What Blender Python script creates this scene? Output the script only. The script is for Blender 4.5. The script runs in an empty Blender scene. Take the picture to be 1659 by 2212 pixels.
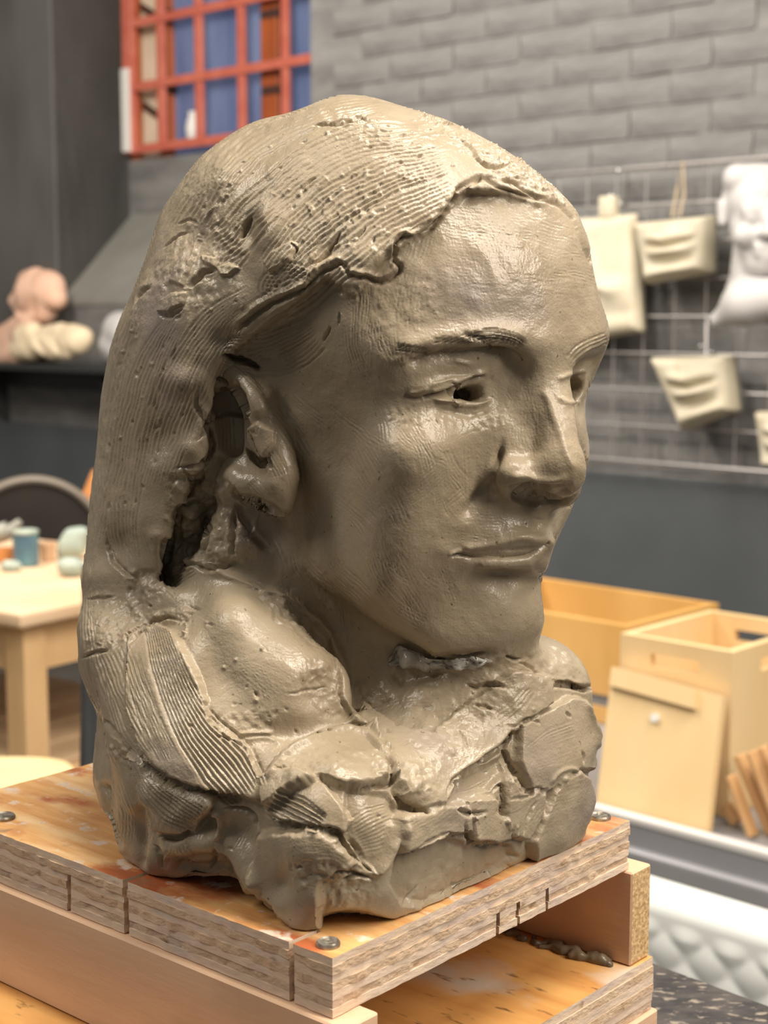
import bpy, bmesh, math, random
import numpy as np
from mathutils import Vector, Matrix
from mathutils.bvhtree import BVHTree

# ------------------------------------------------------------------ camera
FPX = 3300.0                      # focal length in pixels of the 1659x2212 frame
CX, CY = 829.5, 1106.0
PITCH = math.atan(426.0 / FPX)    # camera looks slightly down
ZB = 1.10                         # height of the top of the modelling board
CZ = ZB + 0.2423                  # camera height
CP, SP = math.cos(PITCH), math.sin(PITCH)
scene = bpy.context.scene
COL = scene.collection

cam_data = bpy.data.cameras.new('camera')
cam = bpy.data.objects.new('camera', cam_data)
COL.objects.link(cam)
cam_data.sensor_fit = 'VERTICAL'
cam_data.sensor_height = 36.0
cam_data.sensor_width = 36.0
cam_data.lens = FPX / 2212.0 * 36.0
cam_data.clip_start = 0.01
cam.location = (0, 0, CZ)
cam.rotation_euler = (math.pi / 2 - PITCH, 0, 0)
cam_data.dof.use_dof = True
cam_data.dof.focus_distance = 0.665
cam_data.dof.aperture_fstop = 14.0
scene.camera = cam

# ------------------------------------------------------------------ light
scene.view_settings.view_transform = 'Standard'
scene.view_settings.look = 'None'
scene.view_settings.exposure = 0.0
scene.view_settings.gamma = 1.0
scene.view_settings.use_curve_mapping = False
world = bpy.data.worlds.new('world')
scene.world = world
world.use_nodes = True
world.node_tree.nodes['Background'].inputs[0].default_value = (1.0, 0.95, 0.88, 1)
world.node_tree.nodes['Background'].inputs[1].default_value = 0.13

def area(name, loc, target, sx, sy, power, col):
    l = bpy.data.lights.new(name, 'AREA')
    l.shape = 'RECTANGLE'; l.size = sx; l.size_y = sy
    l.energy = power; l.color = col
    o = bpy.data.objects.new(name, l)
    COL.objects.link(o)
    o.location = loc
    d = Vector(target) - Vector(loc)
    o.rotation_euler = d.to_track_quat('-Z', 'Y').to_euler()
    return o
# ceiling lamps of the studio
area('ceiling_lamp_key', (1.75, -0.30, 2.65), (0.0, 0.75, 1.25), 0.35, 1.2, 42, (1.0, 0.89, 0.76))
area('ceiling_lamp_above', (0.35, 0.50, 2.9), (0.0, 0.75, 1.0), 0.35, 1.4, 46, (1.0, 0.90, 0.77))
area('ceiling_lamp_left', (-1.5, 0.4, 2.9), (-0.3, 0.8, 1.1), 0.35, 1.2, 22, (1.0, 0.91, 0.80))
area('ceiling_lamp_back_left', (-1.4, 3.0, 3.0), (-1.4, 4.6, 0.9), 0.4, 1.4, 85, (1.0, 0.91, 0.80))
area('ceiling_lamp_wall', (-0.3, 2.7, 3.1), (-0.2, 4.2, 1.8), 0.4, 1.6, 50, (1.0, 0.93, 0.84))
area('ceiling_lamp_right', (1.3, 1.7, 3.0), (1.2, 2.8, 0.8), 0.4, 1.4, 56, (1.0, 0.91, 0.80))

# ------------------------------------------------------------------ geometry helpers
def P(x, y, d):
    """point seen at pixel x, y at optical depth d"""
    u = (x - CX) / FPX; v = (CY - y) / FPX
    return Vector((u * d, d * (CP + v * SP), CZ + d * (v * CP - SP)))
def Pz(x, y, z):
    """point seen at pixel x, y on the horizontal plane at height z"""
    v = (CY - y) / FPX
    return P(x, y, (z - CZ) / (v * CP - SP))
def proj(p):
    p = np.asarray(p, dtype=np.float64)
    X = p[..., 0]; Y = p[..., 1]; Z = p[..., 2] - CZ
    d = Y * CP - Z * SP
    v = (Y * SP + Z * CP) / d
    return CX + X / d * FPX, CY - v * FPX, d
# the long back wall: a point on it, its direction (to the far left) and its normal (into the room)
WO = Vector((0.77, 4.10, 0)); WD = Vector((-0.7275, 0.6861, 0)); WN = Vector((-0.6861, -0.7275, 0)); UP = Vector((0, 0, 1))
def W(s, z, off=0.0):
    return WO + WD * s + WN * off + UP * z
def Wpx(x, y, off=0.0):
    """pixel -> (s, z) on the wall plane shifted by off into the room"""
    c = Vector((0, 0, CZ)); r = P(x, y, 1.0) - c
    t = ((WO + WN * off - c).dot(WN)) / r.dot(WN)
    p = c + r * t
    return (p - WO).dot(WD), p.z
def Fpx(x, y, s):
    """pixel -> (off, z) on the vertical plane across the wall at position s"""
    c = Vector((0, 0, CZ)); r = P(x, y, 1.0) - c
    t = ((WO + WD * s - c).dot(WD)) / r.dot(WD)
    p = c + r * t
    return (p - WO).dot(WN), p.z

class MB:
    """collects shapes into one mesh"""
    def __init__(self): self.v = []; self.f = []
    def add(self, vs, fs):
        n = len(self.v); self.v += [Vector(p) for p in vs]; self.f += [[i + n for i in f] for f in fs]; return self
    def box(self, o, a, b, c):
        """corner o, edge vectors a, b, c"""
        o, a, b, c = Vector(o), Vector(a), Vector(b), Vector(c)
        vs = [o, o + a, o + a + b, o + b, o + c, o + a + c, o + a + b + c, o + b + c]
        fs = [[0, 3, 2, 1], [4, 5, 6, 7], [0, 1, 5, 4], [1, 2, 6, 5], [2, 3, 7, 6], [3, 0, 4, 7]]
        if a.cross(b).dot(c) < 0: fs = [f[::-1] for f in fs]
        return self.add(vs, fs)
    def prism(self, pts, e):
        pts = [Vector(p) for p in pts]; e = Vector(e); n = len(pts)
        nr = sum(((pts[i] - pts[0]).cross(pts[(i + 1) % n] - pts[0]) for i in range(n)), Vector())
        if nr.dot(e) > 0: pts = pts[::-1]
        fs = [list(range(n)), list(range(2 * n - 1, n - 1, -1))] + [[(i + 1) % n, i, n + i, n + (i + 1) % n] for i in range(n)]
        return self.add(pts + [p + e for p in pts], fs)
    def tube(self, path, r, n=10, caps=True):
        path = [Vector(p) for p in path]
        rs = r if isinstance(r, (list, tuple)) else [r] * len(path)
        vs, fs = [], []
        for i, p in enumerate(path):
            t = (path[min(i + 1, len(path) - 1)] - path[max(i - 1, 0)]).normalized()
            a = t.cross(UP)
            if a.length < 1e-3: a = t.cross(Vector((1, 0, 0)))
            a.normalize(); b = t.cross(a)
            vs += [p + (a * math.cos(2 * math.pi * k / n) + b * math.sin(2 * math.pi * k / n)) * rs[i] for k in range(n)]
        for i in range(len(path) - 1):
            for k in range(n):
                fs.append([i * n + k, i * n + (k + 1) % n, (i + 1) * n + (k + 1) % n, (i + 1) * n + k])
        if caps: fs += [list(range(n))[::-1], [(len(path) - 1) * n + k for k in range(n)]]
        return self.add(vs, fs)
    def lathe(self, c, prof, n=28):
        """profile of (radius, height) turned about a vertical axis at c"""
        c = Vector(c); vs, fs = [], []
        for r, z in prof:
            vs += [c + Vector((r * math.cos(2 * math.pi * k / n), r * math.sin(2 * math.pi * k / n), z)) for k in range(n)]
        for i in range(len(prof) - 1):
            for k in range(n):
                fs.append([i * n + k, i * n + (k + 1) % n, (i + 1) * n + (k + 1) % n, (i + 1) * n + k])
        fs += [list(range(n))[::-1], [(len(prof) - 1) * n + k for k in range(n)]]
        return self.add(vs, fs)
    def grid(self, fn, nu, nv):
        vs = [fn(i / nu, j / nv) for j in range(nv + 1) for i in range(nu + 1)]
        fs = [[j * (nu + 1) + i, j * (nu + 1) + i + 1, (j + 1) * (nu + 1) + i + 1, (j + 1) * (nu + 1) + i] for j in range(nv) for i in range(nu)]
        return self.add(vs, fs)
    def build(self, name, mat, parent=None, smooth=False, bevel=0.0, seg=2):
        o0 = parent_loc(parent)
        me = bpy.data.meshes.new(name)
        me.from_pydata([tuple(p - o0) for p in self.v], [], self.f)
        if bevel:
            bm = bmesh.new(); bm.from_mesh(me)
            bmesh.ops.remove_doubles(bm, verts=bm.verts, dist=1e-6)
            bmesh.ops.recalc_face_normals(bm, faces=bm.faces)
            es = [e for e in bm.edges if len(e.link_faces) == 2 and e.calc_face_angle(0) > 0.5]
            bmesh.ops.bevel(bm, geom=es, offset=bevel, segments=seg, profile=0.6, affect='EDGES', clamp_overlap=True)
            bm.to_mesh(me); bm.free()
        if smooth:
            me.polygons.foreach_set('use_smooth', [True] * len(me.polygons))
            if smooth != 'all': me.set_sharp_from_angle(angle=math.radians(40))
        me.materials.append(mat)
        o = bpy.data.objects.new(name, me); COL.objects.link(o)
        if parent is not None: o.parent = parent
        return o
def parent_loc(p):
    l = Vector((0, 0, 0))
    while p is not None:
        l += p.location; p = p.parent
    return l
def tag(o, label, cat, group=None):
    o['label'] = label; o['category'] = cat
    if group: o['group'] = group
    return o
def thing(name, label, cat, loc, group=None):
    o = bpy.data.objects.new(name, None); COL.objects.link(o)
    o.location = Vector(loc); o.empty_display_size = 0.05
    return tag(o, label, cat, group)
def struct(o):
    o['kind'] = 'structure'; return o

# ------------------------------------------------------------------ materials
def lin(*c):
    return tuple(((x / 255) / 12.92 if x / 255 <= 0.04045 else ((x / 255 + 0.055) / 1.055)**2.4) for x in c) + (1.0,)
def mat(name, c1, c2=None, scale=8.0, stretch=(1, 1, 1), rough=0.6, bump=0.0, bscale=None, metal=0.0, detail=5.0, lo=0.35, hi=0.65, rough2=None, spec=0.5, rot=0.0):
    m = bpy.data.materials.new(name); m.use_nodes = True
    nt = m.node_tree; b = nt.nodes['Principled BSDF']
    b.inputs['Base Color'].default_value = c1; b.inputs['Roughness'].default_value = rough; b.inputs['Metallic'].default_value = metal
    b.inputs['Specular IOR Level'].default_value = spec
    tc = nt.nodes.new('ShaderNodeTexCoord'); mp = nt.nodes.new('ShaderNodeMapping')
    mp.inputs['Scale'].default_value = stretch
    if rot:
        m0 = nt.nodes.new('ShaderNodeMapping'); m0.inputs['Rotation'].default_value = (0, 0, rot); m0.name = 'turn'
        nt.links.new(tc.outputs['Object'], m0.inputs['Vector']); nt.links.new(m0.outputs[0], mp.inputs['Vector'])
    else: nt.links.new(tc.outputs['Object'], mp.inputs['Vector'])
    if c2 is not None:
        n = nt.nodes.new('ShaderNodeTexNoise'); n.inputs['Scale'].default_value = scale; n.inputs['Detail'].default_value = detail
        nt.links.new(mp.outputs[0], n.inputs['Vector'])
        r = nt.nodes.new('ShaderNodeValToRGB'); r.color_ramp.elements[0].position = lo; r.color_ramp.elements[1].position = hi
        r.color_ramp.elements[0].color = c1; r.color_ramp.elements[1].color = c2
        nt.links.new(n.outputs['Fac'], r.inputs['Fac']); nt.links.new(r.outputs['Color'], b.inputs['Base Color'])
        if rough2 is not None:
            q = nt.nodes.new('ShaderNodeMapRange'); q.inputs['From Min'].default_value = lo; q.inputs['From Max'].default_value = hi
            q.inputs['To Min'].default_value = rough; q.inputs['To Max'].default_value = rough2
            nt.links.new(n.outputs['Fac'], q.inputs['Value']); nt.links.new(q.outputs[0], b.inputs['Roughness'])
    if bump:
        n2 = nt.nodes.new('ShaderNodeTexNoise'); n2.inputs['Scale'].default_value = bscale or scale * 3; n2.inputs['Detail'].default_value = 6
        nt.links.new(mp.outputs[0], n2.inputs['Vector'])
        bp = nt.nodes.new('ShaderNodeBump'); bp.inputs['Strength'].default_value = 0.6; bp.inputs['Distance'].default_value = bump
        nt.links.new(n2.outputs['Fac'], bp.inputs['Height']); nt.links.new(bp.outputs[0], b.inputs['Normal'])
    return m
def over(m, c, scale, lo, hi, stretch=(1, 1, 1), rough=None, seed=0.0, detail=4.0, dist=0.0):
    """lay a patchy second colour (stain, dirt, paint) over a material"""
    nt = m.node_tree; b = nt.nodes['Principled BSDF']
    tc = [n for n in nt.nodes if n.type == 'TEX_COORD'][0]
    mp = nt.nodes.new('ShaderNodeMapping'); mp.inputs['Scale'].default_value = stretch; mp.inputs['Location'].default_value = (seed, seed * 1.7, seed * .6)
    nt.links.new(nt.nodes['turn'].outputs[0] if 'turn' in nt.nodes else tc.outputs['Object'], mp.inputs['Vector'])
    n = nt.nodes.new('ShaderNodeTexNoise'); n.inputs['Scale'].default_value = scale; n.inputs['Detail'].default_value = detail; n.inputs['Distortion'].default_value = dist
    nt.links.new(mp.outputs[0], n.inputs['Vector'])
    q = nt.nodes.new('ShaderNodeMapRange'); q.inputs['From Min'].default_value = lo; q.inputs['From Max'].default_value = hi
    nt.links.new(n.outputs['Fac'], q.inputs['Value'])
    mx = nt.nodes.new('ShaderNodeMix'); mx.data_type = 'RGBA'
    nt.links.new(q.outputs[0], mx.inputs[0]); mx.inputs[7].default_value = c
    src = b.inputs['Base Color'].links
    if src: nt.links.new(src[0].from_socket, mx.inputs[6])
    else: mx.inputs[6].default_value = b.inputs['Base Color'].default_value
    nt.links.new(mx.outputs[2], b.inputs['Base Color'])
    if rough is not None:
        r = nt.nodes.new('ShaderNodeMix'); r.data_type = 'FLOAT'
        nt.links.new(q.outputs[0], r.inputs[0]); r.inputs[3].default_value = rough
        l = b.inputs['Roughness'].links
        if l: nt.links.new(l[0].from_socket, r.inputs[2])
        else: r.inputs[2].default_value = b.inputs['Roughness'].default_value
        nt.links.new(r.outputs[0], b.inputs['Roughness'])
    return m
# wall axes for stretching grain: textures use object axes, so wood along the wall is drawn with 3-D noise squeezed in z
# ---- surface nets
def surface_nets(F):
    s = F < 0
    n = F.shape
    cs = s[:-1, :-1, :-1].astype(np.int8)
    cnt = np.zeros_like(cs); acc = np.zeros(cs.shape + (3,), np.float32); num = np.zeros(cs.shape, np.float32)
    for dx in (0, 1):
        for dy in (0, 1):
            for dz in (0, 1):
                cnt += s[dx:n[0] - 1 + dx, dy:n[1] - 1 + dy, dz:n[2] - 1 + dz]
    act = (cnt > 0) & (cnt < 8)
    I = np.argwhere(act)
    ids = -np.ones(act.shape, np.int32); ids[act] = np.arange(len(I))
    pos = np.zeros((len(I), 3)); w = np.zeros(len(I))
    cor = [(a, b, c) for a in (0, 1) for b in (0, 1) for c in (0, 1)]
    val = {k: F[I[:, 0] + k[0], I[:, 1] + k[1], I[:, 2] + k[2]] for k in cor}
    for k in cor:
        for ax in range(3):
            if k[ax] == 0:
                m = list(k); m[ax] = 1; m = tuple(m)
                f0, f1 = val[k], val[m]
                c = (f0 < 0) != (f1 < 0)
                t = np.where(c, f0 / np.where(c, f0 - f1, 1), 0)
                p = np.tile(np.array(k, float), (len(I), 1)); p[:, ax] = t
                pos[c] += p[c]; w += c
    V = (I + pos / w[:, None])
    quads = []
    for ax in range(3):
        o = [(0, 0, 0)] * 3
        a1, a2 = (ax + 1) % 3, (ax + 2) % 3
        sl0 = [slice(1, -1)] * 3; sl1 = [slice(1, -1)] * 3
        sl0[ax] = slice(0, -1); sl1[ax] = slice(1, None)
        c0 = s[tuple(sl0)]; c1 = s[tuple(sl1)]
        for flip in (False, True):
            m = (c0 & ~c1) if not flip else (~c0 & c1)
            E = np.argwhere(m)
            off = np.ones(3, int); off[ax] = 0
            E = E + off
            def cell(d1, d2):
                q = E.copy(); q[:, a1] -= d1; q[:, a2] -= d2
                return ids[q[:, 0], q[:, 1], q[:, 2]]
            q = np.stack([cell(1, 1), cell(0, 1), cell(0, 0), cell(1, 0)], 1)
            if flip: q = q[:, ::-1]
            quads.append(q)
    Q = np.concatenate(quads)
    return V, Q[(Q >= 0).all(1)]
def mesh_from(name, V, F):
    me = bpy.data.meshes.new(name)
    n = len(V); Fq = np.asarray(F)
    me.vertices.add(n); me.vertices.foreach_set('co', np.asarray(V, np.float32).ravel())
    k = Fq.shape[1]
    me.loops.add(Fq.size); me.loops.foreach_set('vertex_index', Fq.astype(np.int32).ravel())
    me.polygons.add(len(Fq)); me.polygons.foreach_set('loop_start', np.arange(0, Fq.size, k, dtype=np.int32))
    me.update(calc_edges=True)
    return me

# ================================================================== the room
M_WALL = mat('grey_wall_paint', lin(128, 127, 125), lin(104, 103, 102), 5.0, (1, 1, 3), 0.75, 0.006, 22)
over(M_WALL, lin(140, 139, 136), 2.2, .5, .75, (1, 1, 2.5), seed=3)
M_DADO = mat('dark_grey_paint', lin(84, 88, 91), lin(75, 79, 82), 3.0, (1, 1, 1), 0.55, 0.001, 30)
M_JAMB = mat('dark_reveal_paint', lin(104, 102, 99), lin(88, 87, 84), 4.0, (1, 1, .5), 0.6, 0.002, 20)
M_SILL = mat('sill_paint', lin(140, 139, 132), lin(125, 124, 118), 4.0, rough=0.5, bump=.001)
M_FLOOR = mat('floor_concrete', lin(95, 90, 84), lin(75, 72, 68), 3.0, rough=0.6, bump=.001)
s_jl, _ = Wpx(120, 300); s_jr, _ = Wpx(671, 100)          # window recess, left and right
REC = 0.35
z_dado = Wpx(1450, 1032)[1]
z_sill_f = Wpx(200, 650)[1]
z_sill_b = Wpx(300, 462, -REC)[1]
ZT = 3.6
# floor
MB().box((-6, -3, -0.1), (12, 0, 0), (0, 14, 0), (0, 0, 0.1)).build('floor', M_FLOOR)['kind'] = 'structure'
# wall: right of the window, left of it, under it; behind the recess
wall = struct(MB().box(W(-3, 0, -0.25), WD * (3 + s_jr), WN * 0.25, UP * ZT)
              .box(W(s_jl, 0, -0.6), WD * 3, WN * 0.6, UP * ZT)
              .box(W(s_jr, 0, -0.5), WD * (s_jl - s_jr), WN * 0.5, UP * z_sill_f).build('wall_back', M_WALL))
lo_ = struct(MB().box(W(-3, 0, -0.05), WD * 9, WN * 0.072, UP * z_dado).build('wall_dado', M_DADO, bevel=.006))
reveal = struct(MB().box(W(s_jl, z_sill_f - .2, -REC - .05), WD * 0.05, WN * (REC + .052), UP * 3).build('wall_reveal', M_JAMB))
# pier in front of the wall, left of the recess, painted darker
pier = struct(MB().box(W(s_jl + .002, z_sill_f - .25, -.02), WD * 2.5, WN * 0.03, UP * 3).build('wall_pier', M_JAMB, bevel=.006))
sill = MB()
sill.prism([W(s_jr, z_sill_f, 0.004), W(s_jr, z_sill_b, -REC), W(s_jr, z_sill_b - .03, -REC), W(s_jr, z_sill_f - .02, 0.004)], WD * (s_jl - s_jr))
struct(sill.build('window_sill', M_SILL, bevel=.008))
# masonry behind the recess, under the window
z_wb = Wpx(300, 345, -REC)[1]
struct(MB().box(W(s_jr - .3, z_sill_b - .1, -REC - .12), WD * (s_jl - s_jr + .32), WN * 0.12, UP * (z_wb - z_sill_b + .1)).build('wall_under_window', M_WALL, bevel=.006))
# painted bricks of the wall right of the window, thickly coated
brick_vars = []
random.seed(4)
for k in range(6):
    bm = bmesh.new()
    bmesh.ops.create_grid(bm, x_segments=7, y_segments=3, size=0.5)
    for v in bm.verts:
        e = max(abs(v.co.x), abs(v.co.y)) > 0.49
        v.co = Vector((v.co.x * 0.246, 0 if not e else 0.0016, v.co.y * 0.077))
        if not e: v.co.y += random.uniform(-.003, .002)
        else: v.co.x += random.uniform(-.003, .003); v.co.z += random.uniform(-.002, .002)
    me = bpy.data.meshes.new('brick'); bm.to_mesh(me); bm.free()
    me.polygons.foreach_set('use_smooth', [True] * len(me.polygons))
    me.materials.append(M_WALL); brick_vars.append(me)
rz = math.atan2(WD.y, WD.x) + math.pi       # brick x along the wall, y into the wall
nb = 0
course = 0.081
zr = z_dado + 0.012 + course / 2
row = 0
while zr < 2.6:
    s = -1.1 + (0.125 if row % 2 else 0.0)
    while s < s_jr - .12:
        p = W(s, zr, 0.001)
        x, y, d = proj(np.array(p))
        hidden = (x < 1180 and y > 430 and x > 300) or y > 1060 or y < -40 or x > 1700
        if not hidden and nb < 300:
            o = bpy.data.objects.new('brick', random.choice(brick_vars)); COL.objects.link(o)
            o.location = W(s, zr, random.uniform(.004, .0065)); o.rotation_euler = (random.uniform(-.06, .03), random.uniform(-.012, .012), rz + random.uniform(-.01, .01))
            o.parent = wall; nb += 1
        s += 0.25
    zr += course; row += 1
print('bricks', nb)

# ------------------------------------------------------------------ window with red grille
M_RED = mat('red_grille_paint', lin(206, 116, 96), lin(192, 98, 80), 14, rough=0.45)
M_FRAME = mat('orange_timber', lin(186, 98, 48), lin(150, 76, 40), 10, (1, 1, .2), rough=0.5)
M_WHITE = mat('white_paint', lin(228, 226, 222), rough=0.5)
M_CREAM = mat('cream_boards', lin(226, 212, 188), lin(205, 190, 165), 5, rough=0.6)
M_DARKBAND = mat('iron_and_shadow', lin(70, 45, 38), rough=0.6)  # iron of the straps, and colour of the shadow strips on the side board
def glass_mat():
    m = bpy.data.materials.new('dusk_glass'); m.use_nodes = True
    b = m.node_tree.nodes['Principled BSDF']
    b.inputs['Base Color'].default_value = lin(60, 80, 130); b.inputs['Roughness'].default_value = 0.15
    n = m.node_tree.nodes.new('ShaderNodeTexNoise'); n.inputs['Scale'].default_value = 2.5
    r = m.node_tree.nodes.new('ShaderNodeValToRGB')
    r.color_ramp.elements[0].color = lin(80, 92, 124); r.color_ramp.elements[1].color = lin(102, 114, 144)
    r.color_ramp.elements[0].position = .35; r.color_ramp.elements[1].position = .65
    m.node_tree.links.new(n.outputs[0], r.inputs[0]); m.node_tree.links.new(r.outputs[0], b.inputs['Base Color'])
    m.node_tree.links.new(r.outputs[0], b.inputs['Emission Color'])
    b.inputs['Emission Strength'].default_value = 0.45          # dusk sky seen through the pane
    return m
M_GLASS = glass_mat()
WF = -REC            # plane of the grille
WG = -REC - 0.035     # plane of the frame and panes
win = bpy.data.objects.new('window_1', None); COL.objects.link(win); win.location = W((s_jl + s_jr) / 2, z_wb, WG); struct(win)
def wx(x, y=150, off=WF): return Wpx(x, y, off)[0]
zb_ = Wpx(290, 333, WF)[1]
ztop = zb_ + 1.5
def vbar(x, w, off, m, name, d=.018, z0=None, z1=None):
    s0 = wx(x - w / 2, 150, off); s1 = wx(x + w / 2, 150, off)
    z0 = zb_ if z0 is None else z0
    return MB().box(W(s1, z0, off), WD * (s0 - s1), WN * d, UP * ((z1 or ztop) - z0)).build(name, m, win, bevel=.002, seg=1)
# panes
sL = wx(270, 150, WG) + .02; sR = s_jr - .35
cols = [wx(301, 150, WG), wx(368, 150, WG), wx(593, 150, WG), sR]
for a, b in ((1, 2), (2, 3)):
    MB().box(W(cols[b] + .002, zb_ - .1, WG - .012), WD * (cols[a] - cols[b] - .004), WN * 0.006, UP * 1.7).build('pane', M_GLASS, win)
cream = MB().box(W(cols[1], zb_ - .1, WG - .03), WD * (cols[0] - cols[1]), WN * 0.02, UP * 1.7).build('side_board', M_CREAM, win)
for z in (0.09, 0.47, 0.85):
    MB().box(W(cols[1] + .004, zb_ + z, WG - .008), WD * (cols[0] - cols[1] - .004) + UP * 0.10, WN * 0.012, UP * 0.028).build('shadow_strip', M_DARKBAND, cream)  # dark strips standing in for diagonal shadows across the side board
for x, w in ((368, 22), (594, 36)):
    f = vbar(x, w, WG - .01, M_FRAME, 'frame_post', .03, zb_ - .1)
    for yy in (40, 205):
        z = Wpx(x, yy, WG)[1]
        s0 = wx(x - w / 2, 150, WG); s1 = wx(x + w / 2, 150, WG)
        MB().box(W(s1 - .004, z, WG - .01), WD * (s0 - s1 + .008), WN * 0.034, UP * .03).build('hinge_strap', M_DARKBAND, f)
vbar(300, 12, WG, M_FRAME, 'frame_post', .03, zb_ - .1)
# grille bars (painted red), the outer frame bar, the white strip of bare plaster at the left
vbar(287, 20, WF, M_RED, 'grille_bar', .03)
for x in (353, 435, 527, 622): vbar(x, 15, WF + .004, M_RED, 'grille_bar')
for xy in ((435, 24), (435, 168), (435, 308)):
    z = Wpx(xy[0], xy[1], WF)[1]; th = .034
    MB().box(W(s_jr - .3, z - th / 2, WF + .012), WD * (wx(285) - s_jr + .3), WN * .016, UP * th).build('grille_bar', M_RED, win, bevel=.002, seg=1)
z0 = Wpx(285, 330, WF)[1]; z1 = Wpx(285, 150, WF)[1]
MB().box(W(wx(293), z0, WF + .01), WD * (wx(277) - wx(293)), WN * .03, UP * (z1 - z0)).build('white_strip', M_WHITE, win, bevel=.003)
# white turned solid made up to stand for a patch of light in the window
jc = W(*Wpx(421, 306, WG + .01), WG + .012)
tag(MB().lathe(jc, [(.022, 0), (.03, .01), (.034, .05), (.026, .085), (.02, .1), (.024, .112)], 20).build('light_patch', M_WHITE, None, 'all'), 'white solid standing in for a patch of light in the window behind the red bars', 'light_patch')

# ================================================================== wire grid with plaster casts
M_WIRE = mat('galvanised_wire', lin(170, 166, 164), rough=0.35, metal=0.6)
M_PLASTER = mat('cream_plaster', lin(210, 202, 180), lin(200, 190, 166), 12, rough=0.6, bump=.0008, bscale=60)
M_PLWHITE = mat('white_plaster', lin(192, 190, 189), rough=0.55)
M_CORD = mat('hanging_cord', lin(190, 170, 140), rough=0.8)
M_STEEL = mat('bright_steel', lin(200, 200, 200), rough=0.25, metal=0.9)
GO = 0.075
s0g, zt = Wpx(1450, 357, GO); _, zb2 = Wpx(1450, 1003, GO)
pitch = (zt - zb2) / 8
grid = thing('wire_grid', 'galvanised wire grid panel hanging on the dark wall with plaster casts', 'wire grid', W(s0g, zb2, GO))
sg0 = Wpx(1790, 680, GO)[0]; sg1 = Wpx(1090, 680, GO)[0]
for k in range(9):
    z = zt - pitch * k
    th = .0058 if k in (0, 8) else .0033
    MB().tube([W(sg0, z, GO), W(sg1, z, GO)], th, 8).build('wire', M_WIRE, grid, True)
sv = Wpx(1454, 680, GO)[0]
step = abs(Wpx(1454, 680, GO)[0] - Wpx(1388, 680, GO)[0])
for k in range(-4, 6):
    s = sv + k * step
    if sg0 < s < sg1: MB().tube([W(s, zt, GO - .005), W(s, zb2, GO - .005)], .0030, 8).build('wire', M_WIRE, grid, True)

def relief(name, m, root, corners, off, depth, fn, nu=44, nv=44, bulge=.02):
    """block with a modelled front: corners tl, tr, br, bl in pixels, placed off from the wall"""
    c = [Wpx(x, y, off) for x, y in corners]
    def at(u, v):
        (s0, z0), (s1, z1), (s2, z2), (s3, z3) = c
        s = (s0 * (1 - u) + s1 * u) * (1 - v) + (s3 * (1 - u) + s2 * u) * v
        z = (z0 * (1 - u) + z1 * u) * (1 - v) + (z3 * (1 - u) + z2 * u) * v
        return s, z
    mb = MB()
    def f(u, v):
        s, z = at(u, v)
        e = min(u, 1 - u, v, 1 - v)
        edge = math.sqrt(max(0, 1 - (1 - min(1, e / .09))**2))
        return W(s, z, off + depth * (0.35 + 0.65 * edge) + (bulge * (1 - (2 * u - 1)**2) + fn(u, v)) * min(1, e / .12))
    mb.grid(lambda u, v: f(u, 1 - v), nu, nv)
    # sides and back
    ring = [at(i / 20, 0) for i in range(20)] + [at(1, i / 20) for i in range(20)] + [at(1 - i / 20, 1) for i in range(20)] + [at(0, 1 - i / 20) for i in range(20)]
    n = len(ring)
    front = [W(s, z, off + depth * .35) for s, z in ring]; back = [W(s, z, off) for s, z in ring]
    mb.add(front + back, [[i, (i + 1) % n, n + (i + 1) % n, n + i] for i in range(n)] + [[n + i for i in range(n)]])
    return mb.build(name, m, root, 'all')
def ga(x, w): return math.exp(-(x / w)**2)
def lips(a):
    def fn(u, v):
        x = (u - .52) / .36; w = max(0, 1 - abs(x)**2.2)
        curve = .02 * math.cos(x * 5) * (1 - abs(x)) - .03 * x * x
        up = .028 * ga(v - .33 - curve, .075) * w
        lo = .030 * ga(v - .56 + .04 * x * x, .085) * w
        mid = -.016 * ga(v - .445 - curve, .035) * w
        ph = .006 * (ga(x - .14, .12) + ga(x + .14, .12)) * ga(v - .18, .14)
        sh = -.012 * ga(v - .74, .07) * w
        return (up + lo + mid + ph + sh) * a + .012 * ga(v - .95, .2)
    return fn
CG = GO + .014
t = thing('mouth_cast', 'cream plaster cast of a closed mouth hanging just left of the white bust', 'plaster cast', W(*Wpx(1470, 612, CG), CG), 'plaster mouth casts on the grid')
relief('lip_relief', M_PLASTER, t, [(1386, 482), (1550, 466), (1549, 588), (1410, 614)], CG, .05, lips(1.0))
MB().tube([W(*Wpx(1466, 470, CG), CG + .03), W(*Wpx(1469, 405, CG), CG + .012), W(*Wpx(1478, 350, GO), GO + .008), W(*Wpx(1484, 420, CG), CG + .012), W(*Wpx(1482, 468, CG), CG + .03)], .0032, 8).build('hanging_cord', M_CORD, t, True)
t = thing('mouth_cast', 'cream plaster cast of a mouth tapering to the chin, hanging below the other casts', 'plaster cast', W(*Wpx(1510, 925, CG), CG), 'plaster mouth casts on the grid')
relief('lip_relief', M_PLASTER, t, [(1418, 772), (1590, 766), (1604, 886), (1490, 930)], CG, .05, lips(1.1))
MB().tube([W(*Wpx(1535, 770, CG), CG + .02), W(*Wpx(1530, 690, GO), GO + .006)], .0028, 8).build('wire_loop', M_WIRE, t, True)
for x, y in ((1528, 688), (1515, 748), (1537, 762)):
    MB().lathe(W(*Wpx(x, y, GO + .02), GO + .02), [(.0015, -.006), (.006, -.004), (.0075, 0), (.006, .004), (.0015, .006)], 12).build('steel_bead', M_STEEL, t, 'all')
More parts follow.
